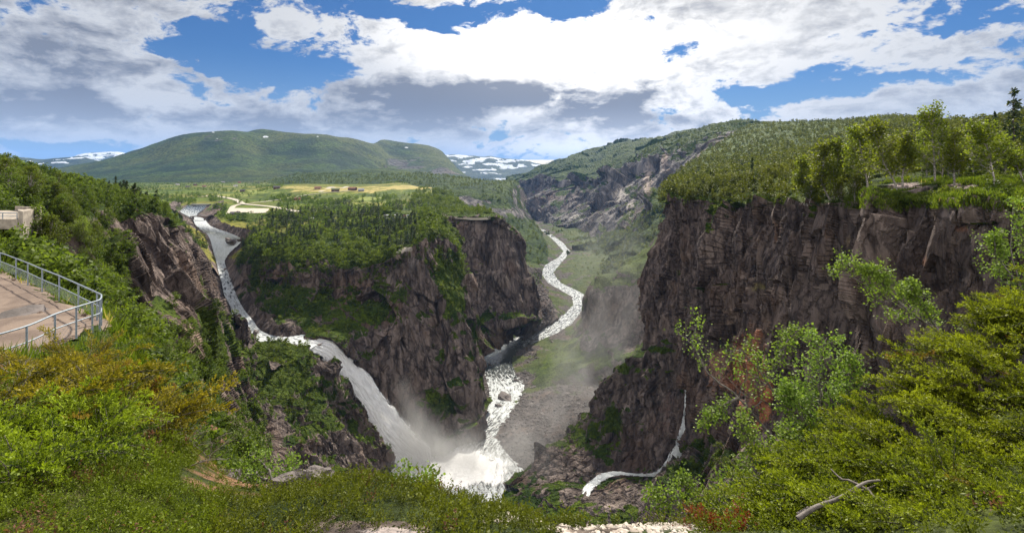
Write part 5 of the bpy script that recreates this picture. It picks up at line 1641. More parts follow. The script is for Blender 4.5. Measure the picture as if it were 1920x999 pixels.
Pj = ledge_pts(620, lambda D: reg(D, -200, 700, 290, 850), 5)
Pj[:, 2] += 0.35 + 0.35 * fbm(Pj / 1.5, 2)
juniper('j', None, 0, 5, 'yellow-tipped juniper with dead grey twigs below the railing', out_up, M_junY, 1.0, 2.2, 0.3, 0.10, Pts=Pj)
Pj = ledge_pts(420, lambda D: reg(D, 150, 740, 420, 830, 30), 6)
Pj[:, 2] += 0.25 + 0.3 * fbm(Pj / 1.5, 2)
juniper('j', None, 0, 6, 'browning yellow juniper running down toward the orange soil', out_up, M_junY, 0.8, 1.8, 0.3, 0.22, Pts=Pj)
Pj = ledge_pts(520, lambda D: reg(D, -200, 830, 190, 930), 7)
Pj[:, 2] += 0.2 + 0.2 * fbm(Pj / 1.5, 2)
juniper('j', None, 0, 7, 'fresh green-yellow juniper pads at the left edge of the foreground', out_up, M_jun, 0.7, 1.4, 0.3, 0.04, Pts=Pj)
Pj = scatter('left_hillside', 520, lambda D: reg(D, 130, 610, 300, 720, 15) * (Yd(D) < 45) * ~in_terr(D, 0.6), 8)[0]
Pj[:, 2] += 0.3
juniper('j', None, 0, 8, 'green juniper thicket on the bank right of the railing corner', out_up, M_jun, 1.6, 3.4, 0.4, 0.08, Pts=Pj)
# dead grey twigs among the left junipers
G = Geo()
g = np.random.default_rng(77)
Pd = ledge_pts(150, lambda D: reg(D, -30, 730, 330, 830, 25) + 0.5 * reg(D, 250, 800, 420, 880), 9)
for p in Pd:
    d = unit(np.array([g.normal(0.4, 0.7), g.normal(0, 0.5), g.uniform(0.2, 0.9)])); L_ = g.uniform(0.3, 0.9)
    b_ = bent(p, p + d * L_, 6, 0.04 * L_, g)
    G.mesh(*tube(b_, np.linspace(0.010, 0.003, 6), 3))
    for k in range(5):
        i = g.integers(1, 5); d2 = unit(d + g.normal(0, 0.6, 3))
        G.mesh(*tube(bent(b_[i], b_[i] + d2 * L_ * g.uniform(0.2, 0.5), 4, 0.02, g), np.linspace(0.005, 0.002, 4), 3))
a = G.arrays()
tag(mesh_obj('twigs', a[0], a[1], M_twig), 'tangle of dead grey twigs between the left junipers', kind='stuff')


# heath: little upright shoots
def sprig(seed, H=0.09, n=34, nl=0.013, nw=0.006, nsh=4):
    g = np.random.default_rng(seed); G = Geo()
    for k in range(nsh):
        a = g.uniform(0, 6.28); tip = np.array([math.cos(a) * H * g.uniform(0.1, 0.7), math.sin(a) * H * g.uniform(0.1, 0.7), H * g.uniform(0.6, 1.1)])
        m = n // nsh; tt = g.uniform(0.15, 1, (m, 1)); C = tip * tt
        D = unit(g.normal(size=(m, 3)) + tip / H * 0.8); Nn = g.normal(size=(m, 3)) + np.array([0, 0, 0.6])
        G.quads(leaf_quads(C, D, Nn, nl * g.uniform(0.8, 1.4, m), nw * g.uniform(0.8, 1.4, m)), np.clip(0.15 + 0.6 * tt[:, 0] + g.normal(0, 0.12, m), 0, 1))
    return G.arrays()


def heath(name, P_, seed, mat, label, smin=0.7, smax=1.5, H=0.09, dry=0.3, drylam=0.5):
    g = np.random.default_rng(seed)
    V = []; Q = []; Rn = []; Dr = []; k0 = 0
    pr = [sprig(seed * 10 + s, H) for s in range(4)]
    cl = fbm(P_ / 0.22 + seed, 3)
    dv = smooth(fbm(P_ / drylam + 60 + seed, 3) + g.normal(0, 0.15, len(P_)), 0.62 - dry, 0.75 - dry * 0.6)
    for s in range(4):
        m = np.arange(len(P_)) % 4 == s
        n = m.sum()
        a = spread(pr[s], P_[m] - np.array([0, 0, 0.01]), g.uniform(smin, smax, n) * (1 + 1.6 * np.clip(cl[m], -0.5, 0.6)), g.uniform(0, 6.28, n), g.normal(0, 0.10, n) + 0.75 * cl[m])
        V.append(a[0]); Q.append(a[1] + k0); Rn.append(a[2]); k0 += len(a[0]); Dr.append(np.repeat(dv[m], len(pr[s][0])))
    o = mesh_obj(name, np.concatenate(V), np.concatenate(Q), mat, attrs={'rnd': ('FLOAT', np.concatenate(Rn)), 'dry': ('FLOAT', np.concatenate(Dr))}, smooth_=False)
    return tag(o, label, kind='stuff')


bare = lambda D: 1 - np.clip(reg(D, 610, 982, 770, 1100, 8) + reg(D, 1040, 986, 1300, 1100, 8) + 0.95 * reg(D, 345, 790, 535, 925, 12), 0, 1)
Ph = ledge_pts(15000, lambda D: inframe(D) * (D['u'] > 380) * (D['u'] < 1330) * bare(D) * (Yd(D) > 2.0), 11)
heath('heath', Ph, 3, M_heath, 'low green crowberry and heather carpet on the centre ledge', dry=0.28)
Ph = ledge_pts(15000, lambda D: inframe(D) * (D['u'] <= 420) * (D['v'] > 840) * bare(D) * (Yd(D) > 2.0), 12)
heath('heath', Ph, 4, M_heath, 'dark green heather carpet at the lower left', smin=0.6, smax=1.3, dry=0.40)
Ph = ledge_pts(6000, lambda D: inframe(D) * (D['u'] <= 560) * (D['v'] <= 880) * bare(D) * (0.2 + smooth(fbm(D['P'] / 1.0, 3), -0.1, 0.2)), 13)
heath('heath', Ph, 5, M_heath, 'mixed heath on the slope below the railing', smin=1.2, smax=2.6, dry=0.42)
Ph = ledge_pts(6500, lambda D: inframe(D, 480) * (D['u'] > 1300) * (Yd(D) > 2.0), 14)
heath('heath', Ph, 6, M_heath, 'heath under the right hand junipers', smin=0.8, smax=1.8, dry=0.3)
c0 = ground_Y('rock_ledge', 1345, 993)
Ph = c0 + g.normal(0, 1, (170, 3)) * np.array([0.13, 0.10, 0.015])
o = heath('dwarf_shrub', Ph, 7, M_redh, None, smin=0.8, smax=1.5)
if 'kind' in o: del o['kind']
tag(o, 'rust red dwarf shrub at the bottom edge beside the pale lichen', 'dwarf shrub')


# lichen cushions on the bare strip
def lumps(name, P_, r, mat, label, seed, flat=0.5, sub=2, kind='stuff'):
    g = np.random.default_rng(seed)
    nth, nph = 10, 6
    V = []; Q = []; k0 = 0
    th = np.linspace(0, 2 * np.pi, nth, endpoint=False); ph = np.linspace(0.0, np.pi, nph)
    S0 = np.stack([np.outer(np.sin(ph), np.cos(th)), np.outer(np.sin(ph), np.sin(th)), np.outer(np.cos(ph), np.ones(nth))], -1)
    i = np.arange(nph * nth).reshape(nph, nth)
    Fq = np.stack([i[:-1], np.roll(i, -1, 1)[:-1], np.roll(i, -1, 1)[1:], i[1:]], -1).reshape(-1, 4)
    for p in P_:
        rr = r * g.uniform(0.5, 1.5)
        s_ = S0 * rr * np.array([g.uniform(0.8, 1.3), g.uniform(0.8, 1.3), flat * g.uniform(0.7, 1.3)])
        s_ = s_ * (1 + 0.5 * pn(S0 * 1.3 + g.uniform(0, 50)))[..., None] + p
        V.append(s_.reshape(-1, 3)); Q.append(Fq + k0); k0 += nth * nph
    o = mesh_obj(name, np.concatenate(V), np.concatenate(Q), mat, smooth_=False)
    return tag(o, label, kind=kind)


Pl = ledge_pts(2600, lambda D: reg(D, 1040, 978, 1310, 1100, 8) + 0.6 * reg(D, 900, 955, 1050, 985, 6), 15)
lumps('lichen', Pl, 0.022, M_lichen, 'pale reindeer lichen cushions along the ledge lip', 3)


# ------------------------------------------------------------------ leafy shrubs in front of the right cliff
SH = [
    ([[(1560, 930, 7.0), (1545, 850, 7.1), (1538, 760, 7.2), (1535, 690, 7.3), (1550, 630, 7.4)], [(1545, 850, 7.1), (1500, 780, 7.0), (1480, 720, 7.1)], [(1548, 820, 7.1), (1590, 740, 7.3), (1600, 670, 7.4)]],
     15, 7, 0.34, 15, 0.040, 'dense leafy birch sapling rising in front of the rusty cliff'),
    ([[(1520, 900, 7.6), (1440, 810, 7.6), (1385, 745, 7.7), (1330, 700, 7.8), (1300, 640, 7.9), (1310, 600, 8.0)], [(1385, 745, 7.7), (1340, 770, 7.7), (1320, 800, 7.7)]],
     11, 4, 0.22, 12, 0.040, 'sparse birch with thin grey limbs reaching left over the gorge'),
    ([[(1560, 880, 7.8), (1470, 760, 7.9), (1420, 690, 8.0), (1385, 650, 8.1)], [(1440, 715, 7.9), (1470, 650, 8.0), (1500, 615, 8.1)]],
     10, 5, 0.26, 13, 0.042, 'birch sapling with clumped leaves in the middle of the cliff view'),
    ([[(1860, 700, 9.0), (1760, 620, 9.2), (1680, 570, 9.4), (1600, 520, 9.6), (1560, 505, 9.7)], [(1700, 580, 9.3), (1650, 530, 9.4), (1620, 500, 9.5)], [(1760, 620, 9.2), (1720, 560, 9.3), (1700, 530, 9.4)]],
     14, 7, 0.26, 14, 0.045, 'leafy birch bough spreading across the upper part of the right cliff'),
    ([[(1960, 640, 9.5), (1915, 540, 9.6), (1895, 460, 9.7), (1900, 390, 9.8)], [(1915, 540, 9.6), (1870, 480, 9.7), (1865, 440, 9.7)], [(1940, 560, 9.6), (1935, 460, 9.7), (1925, 400, 9.7)]],
     13, 7, 0.30, 14, 0.045, 'young birch standing at the right edge above the juniper'),
    ([[(1330, 985, 6.4), (1300, 930, 6.6), (1285, 890, 6.8)], [(1330, 985, 6.4), (1350, 930, 6.6), (1390, 880, 6.8)], [(1310, 960, 6.4), (1250, 930, 6.6), (1220, 915, 6.8)]],
     11, 5, 0.34, 12, 0.036, 'low leafy shrub at the lip of the ledge under the small stream'),
    ([[(1460, 960, 6.2), (1420, 890, 6.4), (1400, 830, 6.6), (1390, 770, 6.8)], [(1440, 920, 6.3), (1470, 850, 6.5), (1480, 800, 6.6)]],
     11, 6, 0.30, 13, 0.038, 'leafy shrub between the low juniper and the rusty rock'),
    ([[(760, 960, 5.0), (750, 915, 5.1), (765, 880, 5.2)], [(760, 950, 5.0), (800, 912, 5.1), (815, 895, 5.2)]],
     7, 4, 0.34, 10, 0.034, 'small pale green sapling poking above the heath before the pool'),
    ([[(520, 930, 6.4), (500, 880, 6.6), (470, 850, 6.8)], [(520, 930, 6.4), (540, 890, 6.6), (545, 860, 6.8)], [(500, 900, 6.5), (450, 880, 6.7)]],
     9, 5, 0.36, 11, 0.034, 'thin leafy shrub on the ledge above the dark gully'),
]
for k, (stems, nb, nt, bl, lv, lf, lab) in enumerate(SH):
    st = [[W(*q) for q in s_] for s_ in stems]
    la, wa = grow(st, 500 + k, nb=nb, nt=nt, blen=bl, tlen=0.5, leaves=lv, leaf=lf, r0=0.022, spread_a=0.95, upb=0.3, start=0.2, lw=0.85, cluster=0.05, wob=0.05)
    tree_obj('birch_shrub', la, wa, M_shrub, M_dead, lab, 'birch shrub', base=st[0][0], names=('foliage', 'stem'))

# scrub of single bushes on the near left slope
NB = []
for s in range(4):
    g = np.random.default_rng(900 + s)
    stems = [[(0, 0, -0.2), (g.normal(0, 0.25), g.normal(0, 0.25), 0.7), (g.normal(0, 0.7), g.normal(0, 0.7), 1.5 + g.uniform(0, 0.5))] for _ in range(4)]
    la, wa = grow(stems, 910 + s, nb=8, nt=6, blen=0.42, tlen=0.5, leaves=11, leaf=0.085, r0=0.022, spread_a=1.0, upb=0.3, start=0.12, lw=0.8, cluster=0.13, wob=0.1, sides=4)
    NB.append((la, wa))
NBm = protos_mesh(NB, 'shrub', M_birch, M_dead)
NBm2 = protos_mesh(NB[:2], 'shrub_light', M_shrub, M_dead)
near = lambda D: inframe(D) * (((D['u'] - 395) / 62) ** 2 + ((D['v'] - 840) / 48) ** 2 > 1) * (((D['u'] - 355) / 20) ** 2 + ((D['v'] - 640) / 36) ** 2 > 1) * (Yd(D) > 15) * (Yd(D) < 85) * (D['u'] > 90) * (D['v'] > 440) * (D['v'] < 960) * ~in_terr(D, 1.6) * np.clip(0.15 + D['veg'], 0, 1)
Q_, _ = scatter('left_hillside', 230, lambda D: near(D) / (1 + (Yd(D) / 35) ** 2.2), 51)
for k, p in enumerate(Q_):
    ms = (NBm[k % 4] if k % 3 else NBm2[k % 2])
    e = empty('birch_shrub', tuple(p), rng.uniform(0, 6.28)); s_ = rng.uniform(0.5, 1.15) * min(1.5, 0.6 + p[1] / 60)
    e.scale = (s_ * rng.uniform(0.9, 1.3), s_, s_ * rng.uniform(0.7, 1.0))
    pu, pv = project(p)
    if pu < 240 and p[1] < 45: wh = 'on the bank beside the railing corner'
    elif pv < 560: wh = 'at the left foot of the grey cliff' if pu < 260 else 'clinging to the grey left cliff'
    elif pv < 680: wh = 'on the slope above the pink rock scar' if pu < 340 else 'near the pink rock scar'
    elif pv < 780: wh = 'on the slope right of the yellow juniper' if pu < 330 else 'on the edge of the dark gully'
    else: wh = 'above the orange soil at lower left' if pu < 400 else 'low down over the dark gully'
    sz = 'low' if e.scale[2] < 0.75 else 'tall' if e.scale[2] > 1.05 else 'round'
    kd = 'dark green' if k % 3 else 'pale green'
    tag(e, sz + ' ' + kd + ' birch shrub ' + wh, 'birch shrub', sz + ' ' + kd + ' shrubs ' + wh)
    for nm, me in (('foliage', ms[0]), ('stem', ms[1])):
        link(bpy.data.objects.new(nm, me), e)


# ------------------------------------------------------------------ grass
def grass(P_, seed, h, label, mat=M_grass, wid=0.012, dry=0.2, per=7):
    g = np.random.default_rng(seed)
    n = len(P_) * per
    C = np.repeat(P_, per, 0) + g.normal(0, 1, (n, 3)) * np.array([h * 0.35, h * 0.35, 0.0])
    D = np.stack([g.normal(0, 0.35, n), g.normal(0, 0.35, n), np.ones(n)], 1)
    L_ = h * g.uniform(0.5, 1.2, n)
    q = leaf_quads(C, D, g.normal(size=(n, 3)), L_, wid * g.uniform(0.7, 1.3, n))
    dv = np.repeat(smooth(fbm(C / 2.0 + seed, 2) + g.normal(0, 0.1, n), 0.55 - dry, 0.7 - dry), 4)
    o = mesh_obj('grass', q.reshape(-1, 3), np.arange(n * 4).reshape(n, 4), mat, attrs={'rnd': ('FLOAT', np.repeat(g.uniform(0.1, 0.9, n), 4)), 'dry': ('FLOAT', dv)}, smooth_=False)
    return tag(o, label, kind='stuff')


Pg, _ = scatter('left_hillside', 9000, lambda D: inframe(D, 100) * ~in_terr(D, 0.3) * in_terr(D, 9.0) * (D['v'] > 430), 61)
grass(Pg, 1, 0.75, 'tall green grass and meadow plants along the railing', wid=0.05, dry=0.12)
Pg, _ = scatter('right_hillside', 7000, lambda D: inframe(D) * (D['v'] > 335) * (D['v'] < 392) * (D['u'] > 1560) * (Yd(D) < 140) * (((D['u'] - 1705) / 72) ** 2 + ((D['v'] - 351) / 9) ** 2 > 1) * (((D['u'] - 1792) / 42) ** 2 + ((D['v'] - 350) / 7) ** 2 > 1), 62)
grass(Pg, 2, 0.9, 'bright grass on top of the right cliff', wid=0.14, dry=0.05)

# ------------------------------------------------------------------ built things
M_steel = plain_mat('galvanised_steel', (0.27, 0.31, 0.35), 0.55, metal=0.2, nscale=8, col2=(0.19, 0.22, 0.25))
M_conc = plain_mat('old_concrete', (0.36, 0.31, 0.25), 0.9, nscale=1.4, col2=(0.20, 0.17, 0.14), bump=0.05)
M_dirt, t_, out_ = new_mat('trodden_path')
_P = t_.node('ShaderNodeNewGeometry').outputs['Position']
_n = t_.noise(_P, 0.45, 6, 0.6, 0.6); _n2 = t_.noise(_P, 5.0, 8, 0.7)
_c = t_.mix(t_.sstep(_n, 0.38, 0.62), (0.185, 0.135, 0.102), (0.115, 0.080, 0.060))
_c = t_.mix(t_.sstep(_n2, 0.56, 0.72, 0, 0.6), _c, (0.26, 0.19, 0.145))
_c = t_.mix(t_.sstep(t_.noise(_P, 0.8, 3, 0.5), 0.62, 0.70, 0, 0.5), _c, (0.09, 0.06, 0.045))
_b = t_.node('ShaderNodeBump'); _b.inputs['Distance'].default_value = 0.05; t_.l.new(_n2, _b.inputs['Height'])
bsdf(t_, out_, Base_Color=_c, Roughness=0.95, Normal=_b.outputs[0])
M_asph = plain_mat('asphalt', (0.16, 0.155, 0.15), 0.9, nscale=0.2, col2=(0.11, 0.11, 0.105))
M_gravel = plain_mat('pale_gravel_road', (0.42, 0.38, 0.31), 0.95, nscale=0.15, col2=(0.34, 0.30, 0.24))
M_white = plain_mat('white_paint', (0.75, 0.75, 0.73), 0.5)
M_stone = plain_mat('grey_boulder', (0.16, 0.135, 0.125), 0.85, nscale=0.5, col2=(0.07, 0.06, 0.055), bump=0.3)

gp = lambda u, v: np.append(tz(u, v), -6.5)
rl = [gp(-120, 478), gp(-50, 492), gp(0, 506), gp(30, 519), gp(52, 529), gp(79, 543), gp(111, 558), gp(147, 577), gp(182, 596), gp(190, 602), gp(187, 612), gp(173, 618), gp(143, 629), gp(103, 645), gp(50, 672), gp(-30, 700), gp(-110, 730)]
PT = [(-60.0, rl[-1][1])] + [(q[0], q[1]) for q in rl[::-1]] + [(-60.0, 42.0)]
# trodden path sheet: the terrace inside the railing
nX = 200
bx = np.linspace(-60, -15.0, nX); by = np.linspace(15.5, 43, 160)
X, Yy = np.meshgrid(bx, by)
D_ = {'P': np.stack([X, Yy, np.zeros_like(X)], -1)}
wob = fbm(D_['P'] / 1.6, 4) * 0.6 - 0.1
ins = np.full(X.shape, 99.0)
for i in range(0, len(PT)):
    a, b = PT[i], PT[(i + 1) % len(PT)]
    L_ = math.hypot(b[0] - a[0], b[1] - a[1])
    ins = np.minimum(ins, ((b[0] - a[0]) * (Yy - a[1]) - (b[1] - a[1]) * (X - a[0])) / L_)
Zt = -6.50 + 0.05 * fbm(D_['P'] / 1.2, 4) - 0.35 * smooth(-(ins + wob), -0.5, 0.9)
keep = (ins + wob > -0.6)
P = np.stack([X, Yy, Zt], -1)
fc = grid_faces(*X.shape)
kf = keep.ravel()[fc].all(1)
o = mesh_obj('path', P, fc[kf], M_dirt)
tag(o, kind='structure')


Pp_ = []
for q in range(420):
    x_, y_ = rng.uniform(-45, -16), rng.uniform(16.5, 40)
    i_ = min(((b[0] - a[0]) * (y_ - a[1]) - (b[1] - a[1]) * (x_ - a[0])) / math.hypot(b[0] - a[0], b[1] - a[1]) for a, b in zip(PT, PT[1:] + PT[:1]))
    if i_ > 0.1 and rng.uniform() < math.exp(-i_ / 2.2) + 0.15: Pp_.append((x_, y_, -6.49))
lumps('pebbles', np.array(Pp_), 0.07, M_dirt, 'loose stones and grit scattered over the gravel terrace', 12, flat=0.6)
Pg_ = np.array([p for p in Pp_ if rng.uniform() < 0.25])
grass(Pg_, 5, 0.22, 'short grass tufts along the edges of the terrace', wid=0.03, dry=0.3, per=16)


def rail(name, path, label, ph=1.1, posts=None, mesh=False, r=0.035, group=None):
    """railing along ground points: children post, top rail, mid rail, wire mesh"""
    path = np.array(path, float)
    b = path[len(path) // 2].copy()
    e = empty(name, tuple(b)); tag(e, label, 'railing', group)
    top = path + np.array([0, 0, ph]); mid = path + np.array([0, 0, ph * 0.5])
    for nm, q, rr in (('top_rail', top, r), ('middle_rail', mid, r * 0.75)):
        sm = cr(q, np.linspace(0, len(q) - 1, len(q) * 5))
        mesh_obj(nm, *[(tube(sm - b, rr, 8))[k] for k in (0, 1)], M_steel, e)
    for p in path:
        q = np.array([p + [0, 0, -0.3], p + [0, 0, ph * 0.5], p + [0, 0, ph + 0.02]])
        v, f = tube(q - b, r, 8)
        mesh_obj('post', v, f, M_steel, e)
    if mesh:
        G = Geo()
        for i in range(len(path) - 1):
            a0, a1 = path[i], path[i + 1]
            L_ = np.linalg.norm(a1 - a0); n = int(L_ / 0.22) + 1
            for s_ in (-1, 1):
                for k in range(-3, n + 3):
                    t0 = k / n; t1 = t0 + s_ * (ph * 0.5) / L_
                    if min(t0, t1) < 0 or max(t0, t1) > 1: continue
                    G.mesh(*tube(np.array([a0 + (a1 - a0) * t0 + [0, 0, 0.05], a0 + (a1 - a0) * t1 + [0, 0, ph * 0.5]]) - b, 0.004, 3))
        a = G.arrays()
        mesh_obj('wire_mesh', a[0], a[1], M_steel, e)
    return e


rail('railing', rl, 'curved galvanised railing around the gravel terrace at left', ph=1.12, mesh=True, r=0.034)


def slab(name, poly, z0, z1, mat, parent=None, base=(0, 0, 0), bev=0.0):
    """vertical prism over a polygon of (x, y)"""
    bm_v = [(x, y, z0) for x, y in poly] + [(x, y, z1) for x, y in poly]
    n = len(poly)
    F4 = [(i, (i + 1) % n, (i + 1) % n + n, i + n) for i in range(n)]
    me = bpy.data.meshes.new(name)
    me.from_pydata([tuple(np.array(q) - np.array(base)) for q in bm_v], [], F4 + [tuple(range(n))[::-1], tuple(range(n, 2 * n))])
    me.materials.append(mat)
    o = bpy.data.objects.new(name, me); link(o, parent)
    return o


# concrete viewing platform on the left
pb = W(45, 430, 50)
e = empty('viewing_platform', tuple(pb)); tag(e, 'old concrete viewing platform with a curved parapet wall at the left edge', 'viewing platform')


def wxy(u, Y): return ((u - UC) / F * Y, Y)


zt = lambda v, Y: -(v - VC) / F * Y
A0, A1, A2 = wxy(33, 46), wxy(44, 45.4), wxy(77, 50.5)
# parapet: outer face bends from the near end round to the far corner
outer = [wxy(34, 46.0), wxy(43, 45.6), wxy(60, 47.6), wxy(76, 50.2), wxy(78, 51.2)]
inner = [wxy(77, 51.8), wxy(60, 49.2), wxy(44, 47.0), wxy(34, 46.5)]
poly = outer + inner
me = bpy.data.meshes.new('parapet')
tops = [395, 397, 393, 389, 389, 388.5, 391, 393, 392]
vb = [(x, y, zt(438, y) - 1.5) for x, y in poly]; vt = [(x, y, zt(tops[i], y)) for i, (x, y) in enumerate(poly)]
n = len(poly)
me.from_pydata([tuple(np.array(q) - pb) for q in vb + vt], [], [(i, (i + 1) % n, (i + 1) % n + n, i + n) for i in range(n)] + [tuple(range(n, 2 * n))])
me.materials.append(M_conc)
link(bpy.data.objects.new('parapet', me), e)
poly2 = [wxy(77, 51.8), wxy(74, 53.0), wxy(28, 58), wxy(28, 57.3), wxy(72, 52.6)]
me = bpy.data.meshes.new('back_wall')
tops = [388.5, 388.5, 386.5, 387, 389]
n = 5
me.from_pydata([tuple(np.array(q) - pb) for q in [(x, y, zt(420, y)) for x, y in poly2] + [(x, y, zt(tops[i], y)) for i, (x, y) in enumerate(poly2)]], [], [(i, (i + 1) % n, (i + 1) % n + n, i + n) for i in range(n)] + [tuple(range(n, 2 * n))])
me.materials.append(M_conc); link(bpy.data.objects.new('back_wall', me), e)
zd = zt(405, 50)
slab('deck', [wxy(-120, 47), wxy(33, 46.5), wxy(60, 49.5), wxy(74, 52), wxy(28, 57), wxy(-120, 57)], zd - 0.9, zd, M_conc, e, pb)
rail('platform_railing', [np.array([*wxy(u, 46.8), zd]) for u in (-110, -70, -30, 5, 32)], 'straight steel railing along the front of the concrete platform', ph=0.55, r=0.04)


# roads on the plateau (strips laid just over the ground)
def road_strip(name, line, w, mat, patch='plateau', lift=0.5, kind='structure', Z=None):
    D = PATCH[patch]
    P_ = []
    for (u, v) in line:
        p = ground_Y(patch, u, v)
        P_.append(W(u, v, p[1]) * 1.0)
    P_ = cr(np.array(P_), np.linspace(0, len(P_) - 1, len(P_) * 12))
    T_ = unit(np.gradient(P_, axis=0)); S_ = unit(np.cross(T_, np.array([0, 0, 1.0])))
    V = np.stack([P_ - S_ * w / 2, P_, P_ + S_ * w / 2], 1)
    V[..., 2] += lift
    o = mesh_obj(name, V, grid_faces(len(P_), 3), mat)
    tag(o, kind=kind)
    return o


road_strip('road', [(376, 369), (395, 367), (412, 369), (430, 372), (445, 376), (455, 382), (480, 385), (510, 388), (530, 392), (560, 397)], 11, M_gravel)
road_strip('road', [(452, 383), (438, 387), (433, 395), (430, 403)], 8, M_gravel)
road_strip('road', [(470, 381), (500, 378), (540, 372), (575, 366), (610, 362), (650, 358), (668, 353)], 6, M_gravel)
road_strip('road', [(538, 415), (560, 414), (580, 414)], 7, M_gravel)
road_strip('road', [(600, 360), (618, 353), (640, 353), (652, 350)], 10, M_gravel)


def park(name, quad, patch, mat):
    Y0 = ground_Y(patch, *quad[0])[1]
    P_ = [W(u, v, ground_Y(patch, u, v)[1]) for u, v in quad]
    zz = np.mean([p[2] for p in P_]) + 0.8
    P_ = [W(u, v, -zz * F / (v - VC)) for u, v in quad]
    g_ = np.array([[P_[0], P_[1]], [P_[3], P_[2]]])
    B = grid_surface([[tuple(q) for q in r] for r in g_], 30, 20, uvY=False)[..., :3]
    B[..., 2] += 0.1 * pn(B / 9)
    return tag(mesh_obj(name, B, grid_faces(20, 30), mat), kind='structure')


park('gravel_yard', [(433, 400), (500, 399), (505, 391), (441, 390)], 'plateau', M_gravel)
park('car_park', [(722, 410), (770, 408), (773, 402), (724, 403)], 'main_buttress', M_asph)

# road on the rim of the second buttress, carved into the rock
rp = [(816, 405, 700), (835, 406, 690), (860, 408, 676), (885, 410, 661), (905, 410, 650), (922, 409, 642)]
P_ = cr(np.array([W(*q) for q in rp]), np.linspace(0, 5, 50))
T_ = unit(np.gradient(P_, axis=0)); S_ = unit(np.cross(T_, np.array([0, 0, 1.0])))
z_ = P_[:, 2].copy()
V = np.stack([P_ + S_ * 3.0, P_ - S_ * 6], 1); V[..., 2] = z_[:, None] + 0.6
lo = V.copy(); lo[..., 2] -= 2.0
Vr = np.concatenate([lo[:, :1], V], 1)
tag(mesh_obj('road', Vr, grid_faces(50, 3), M_gravel, smooth_=False), kind='structure')
V2 = np.stack([V[:, 0] + [0, 0, 0.0], V[:, 0] + [0, 0, 0.8], V[:, 0] + S_ * -0.4 + [0, 0, 0.8], V[:, 0] + S_ * -0.4], 1)
e = empty('guard_wall', tuple(V2[25, 0])); tag(e, 'low pale wall along the cliff edge road', 'guard wall')
mesh_obj('wall_body', V2 - V2[25, 0], grid_faces(50, 4), M_gravel, e, smooth_=False)
mesh_obj('wall_cap', np.stack([V2[:, 1] + [0, 0, .02] + S_ * 0.1, V2[:, 1] + [0, 0, .15] + S_ * 0.1, V2[:, 2] + [0, 0, .15] - S_ * 0.1, V2[:, 2] + [0, 0, .02] - S_ * 0.1], 1) - V2[25, 0], grid_faces(50, 4), M_stone, e, smooth_=False)


def box_mesh(name, cx, cy, z0, sx, sy, sz, mat, parent, rz=0.0, top=1.0):
    c, s_ = math.cos(rz), math.sin(rz)
    V = []
    for k, zz in ((1.0, z0), (top, z0 + sz)):
        for (a, b) in ((-1, -1), (1, -1), (1, 1), (-1, 1)):
            x, y = a * sx / 2 * k, b * sy / 2 * k
            V.append((cx + x * c - y * s_, cy + x * s_ + y * c, zz))
    me = bpy.data.meshes.new(name)
    me.from_pydata(V, [], [(0, 1, 5, 4), (1, 2, 6, 5), (2, 3, 7, 6), (3, 0, 4, 7), (4, 5, 6, 7), (3, 2, 1, 0)])
    me.materials.append(mat)
    o = bpy.data.objects.new(name, me); link(o, parent); return o


CM = {k: plain_mat('cabin_' + k, v, 0.85, nscale=1.5) for k, v in {'brown': (0.085, 0.05, 0.035), 'red': (0.22, 0.045, 0.03), 'white': (0.7, 0.68, 0.64), 'grey': (0.25, 0.24, 0.23), 'tan': (0.30, 0.21, 0.13)}.items()}
RM = {k: plain_mat('roof_' + k, v, 0.8, nscale=1.0) for k, v in {'dark': (0.06, 0.055, 0.055), 'turf': (0.10, 0.12, 0.03), 'slate': (0.22, 0.22, 0.24), 'rust': (0.20, 0.09, 0.06)}.items()}
M_win = plain_mat('window_glass', (0.03, 0.035, 0.045), 0.15)


def cabin(u, v, w, d, h, wall, roof, label, rz=0.0, patch='plateau'):
    p = ground_Y(patch, u, v); p = W(u, v, p[1])
    e = empty('cabin', tuple(p), rz); tag(e, label, 'cabin')
    box_mesh('wall', 0, 0, -1.5, w, d, h + 1.5, CM[wall], e)
    me = bpy.data.meshes.new('roof')
    o_ = 0.6; rh = h + w * 0.0 + d * 0.32
    V = [(-w / 2 - o_, -d / 2 - o_, h - 0.15), (w / 2 + o_, -d / 2 - o_, h - 0.15), (w / 2 + o_, 0, rh), (-w / 2 - o_, 0, rh), (-w / 2 - o_, d / 2 + o_, h - 0.15), (w / 2 + o_, d / 2 + o_, h - 0.15)]
    V += [(x, y, z + 0.35) for x, y, z in V]
    me.from_pydata(V, [], [(0, 1, 2, 3), (3, 2, 5, 4), (7, 6, 9, 8), (8, 9, 10, 11), (0, 6, 7, 1), (4, 5, 11, 10), (1, 7, 8, 2), (2, 8, 11, 5), (0, 3, 9, 6), (3, 4, 10, 9)])
    me.materials.append(RM[roof]); ro = bpy.data.objects.new('roof', me); link(ro, e)
    box_mesh('chimney', w * 0.2, 0.3, rh - 0.8, 0.9, 0.9, 1.9, M_stone, ro)
    me = bpy.data.meshes.new('gable')
    me.from_pydata([(-w / 2 + .02, -d / 2, h), (-w / 2 + .02, d / 2, h), (-w / 2 + .02, 0, rh - .2), (w / 2 - .02, -d / 2, h), (w / 2 - .02, d / 2, h), (w / 2 - .02, 0, rh - .2)], [], [(0, 1, 2), (3, 5, 4)])
    me.materials.append(CM[wall]); link(bpy.data.objects.new('gable', me), e)
    box_mesh('door', -w * 0.05, -d / 2 - 0.06, 0, 1.1, 0.1, 2.1, CM['tan'], e)
    for s_ in (-0.3, 0.25):
        box_mesh('window', s_ * w, -d / 2 - 0.06, 1.0, 1.5, 0.1, 1.1, M_win, e)
    return e


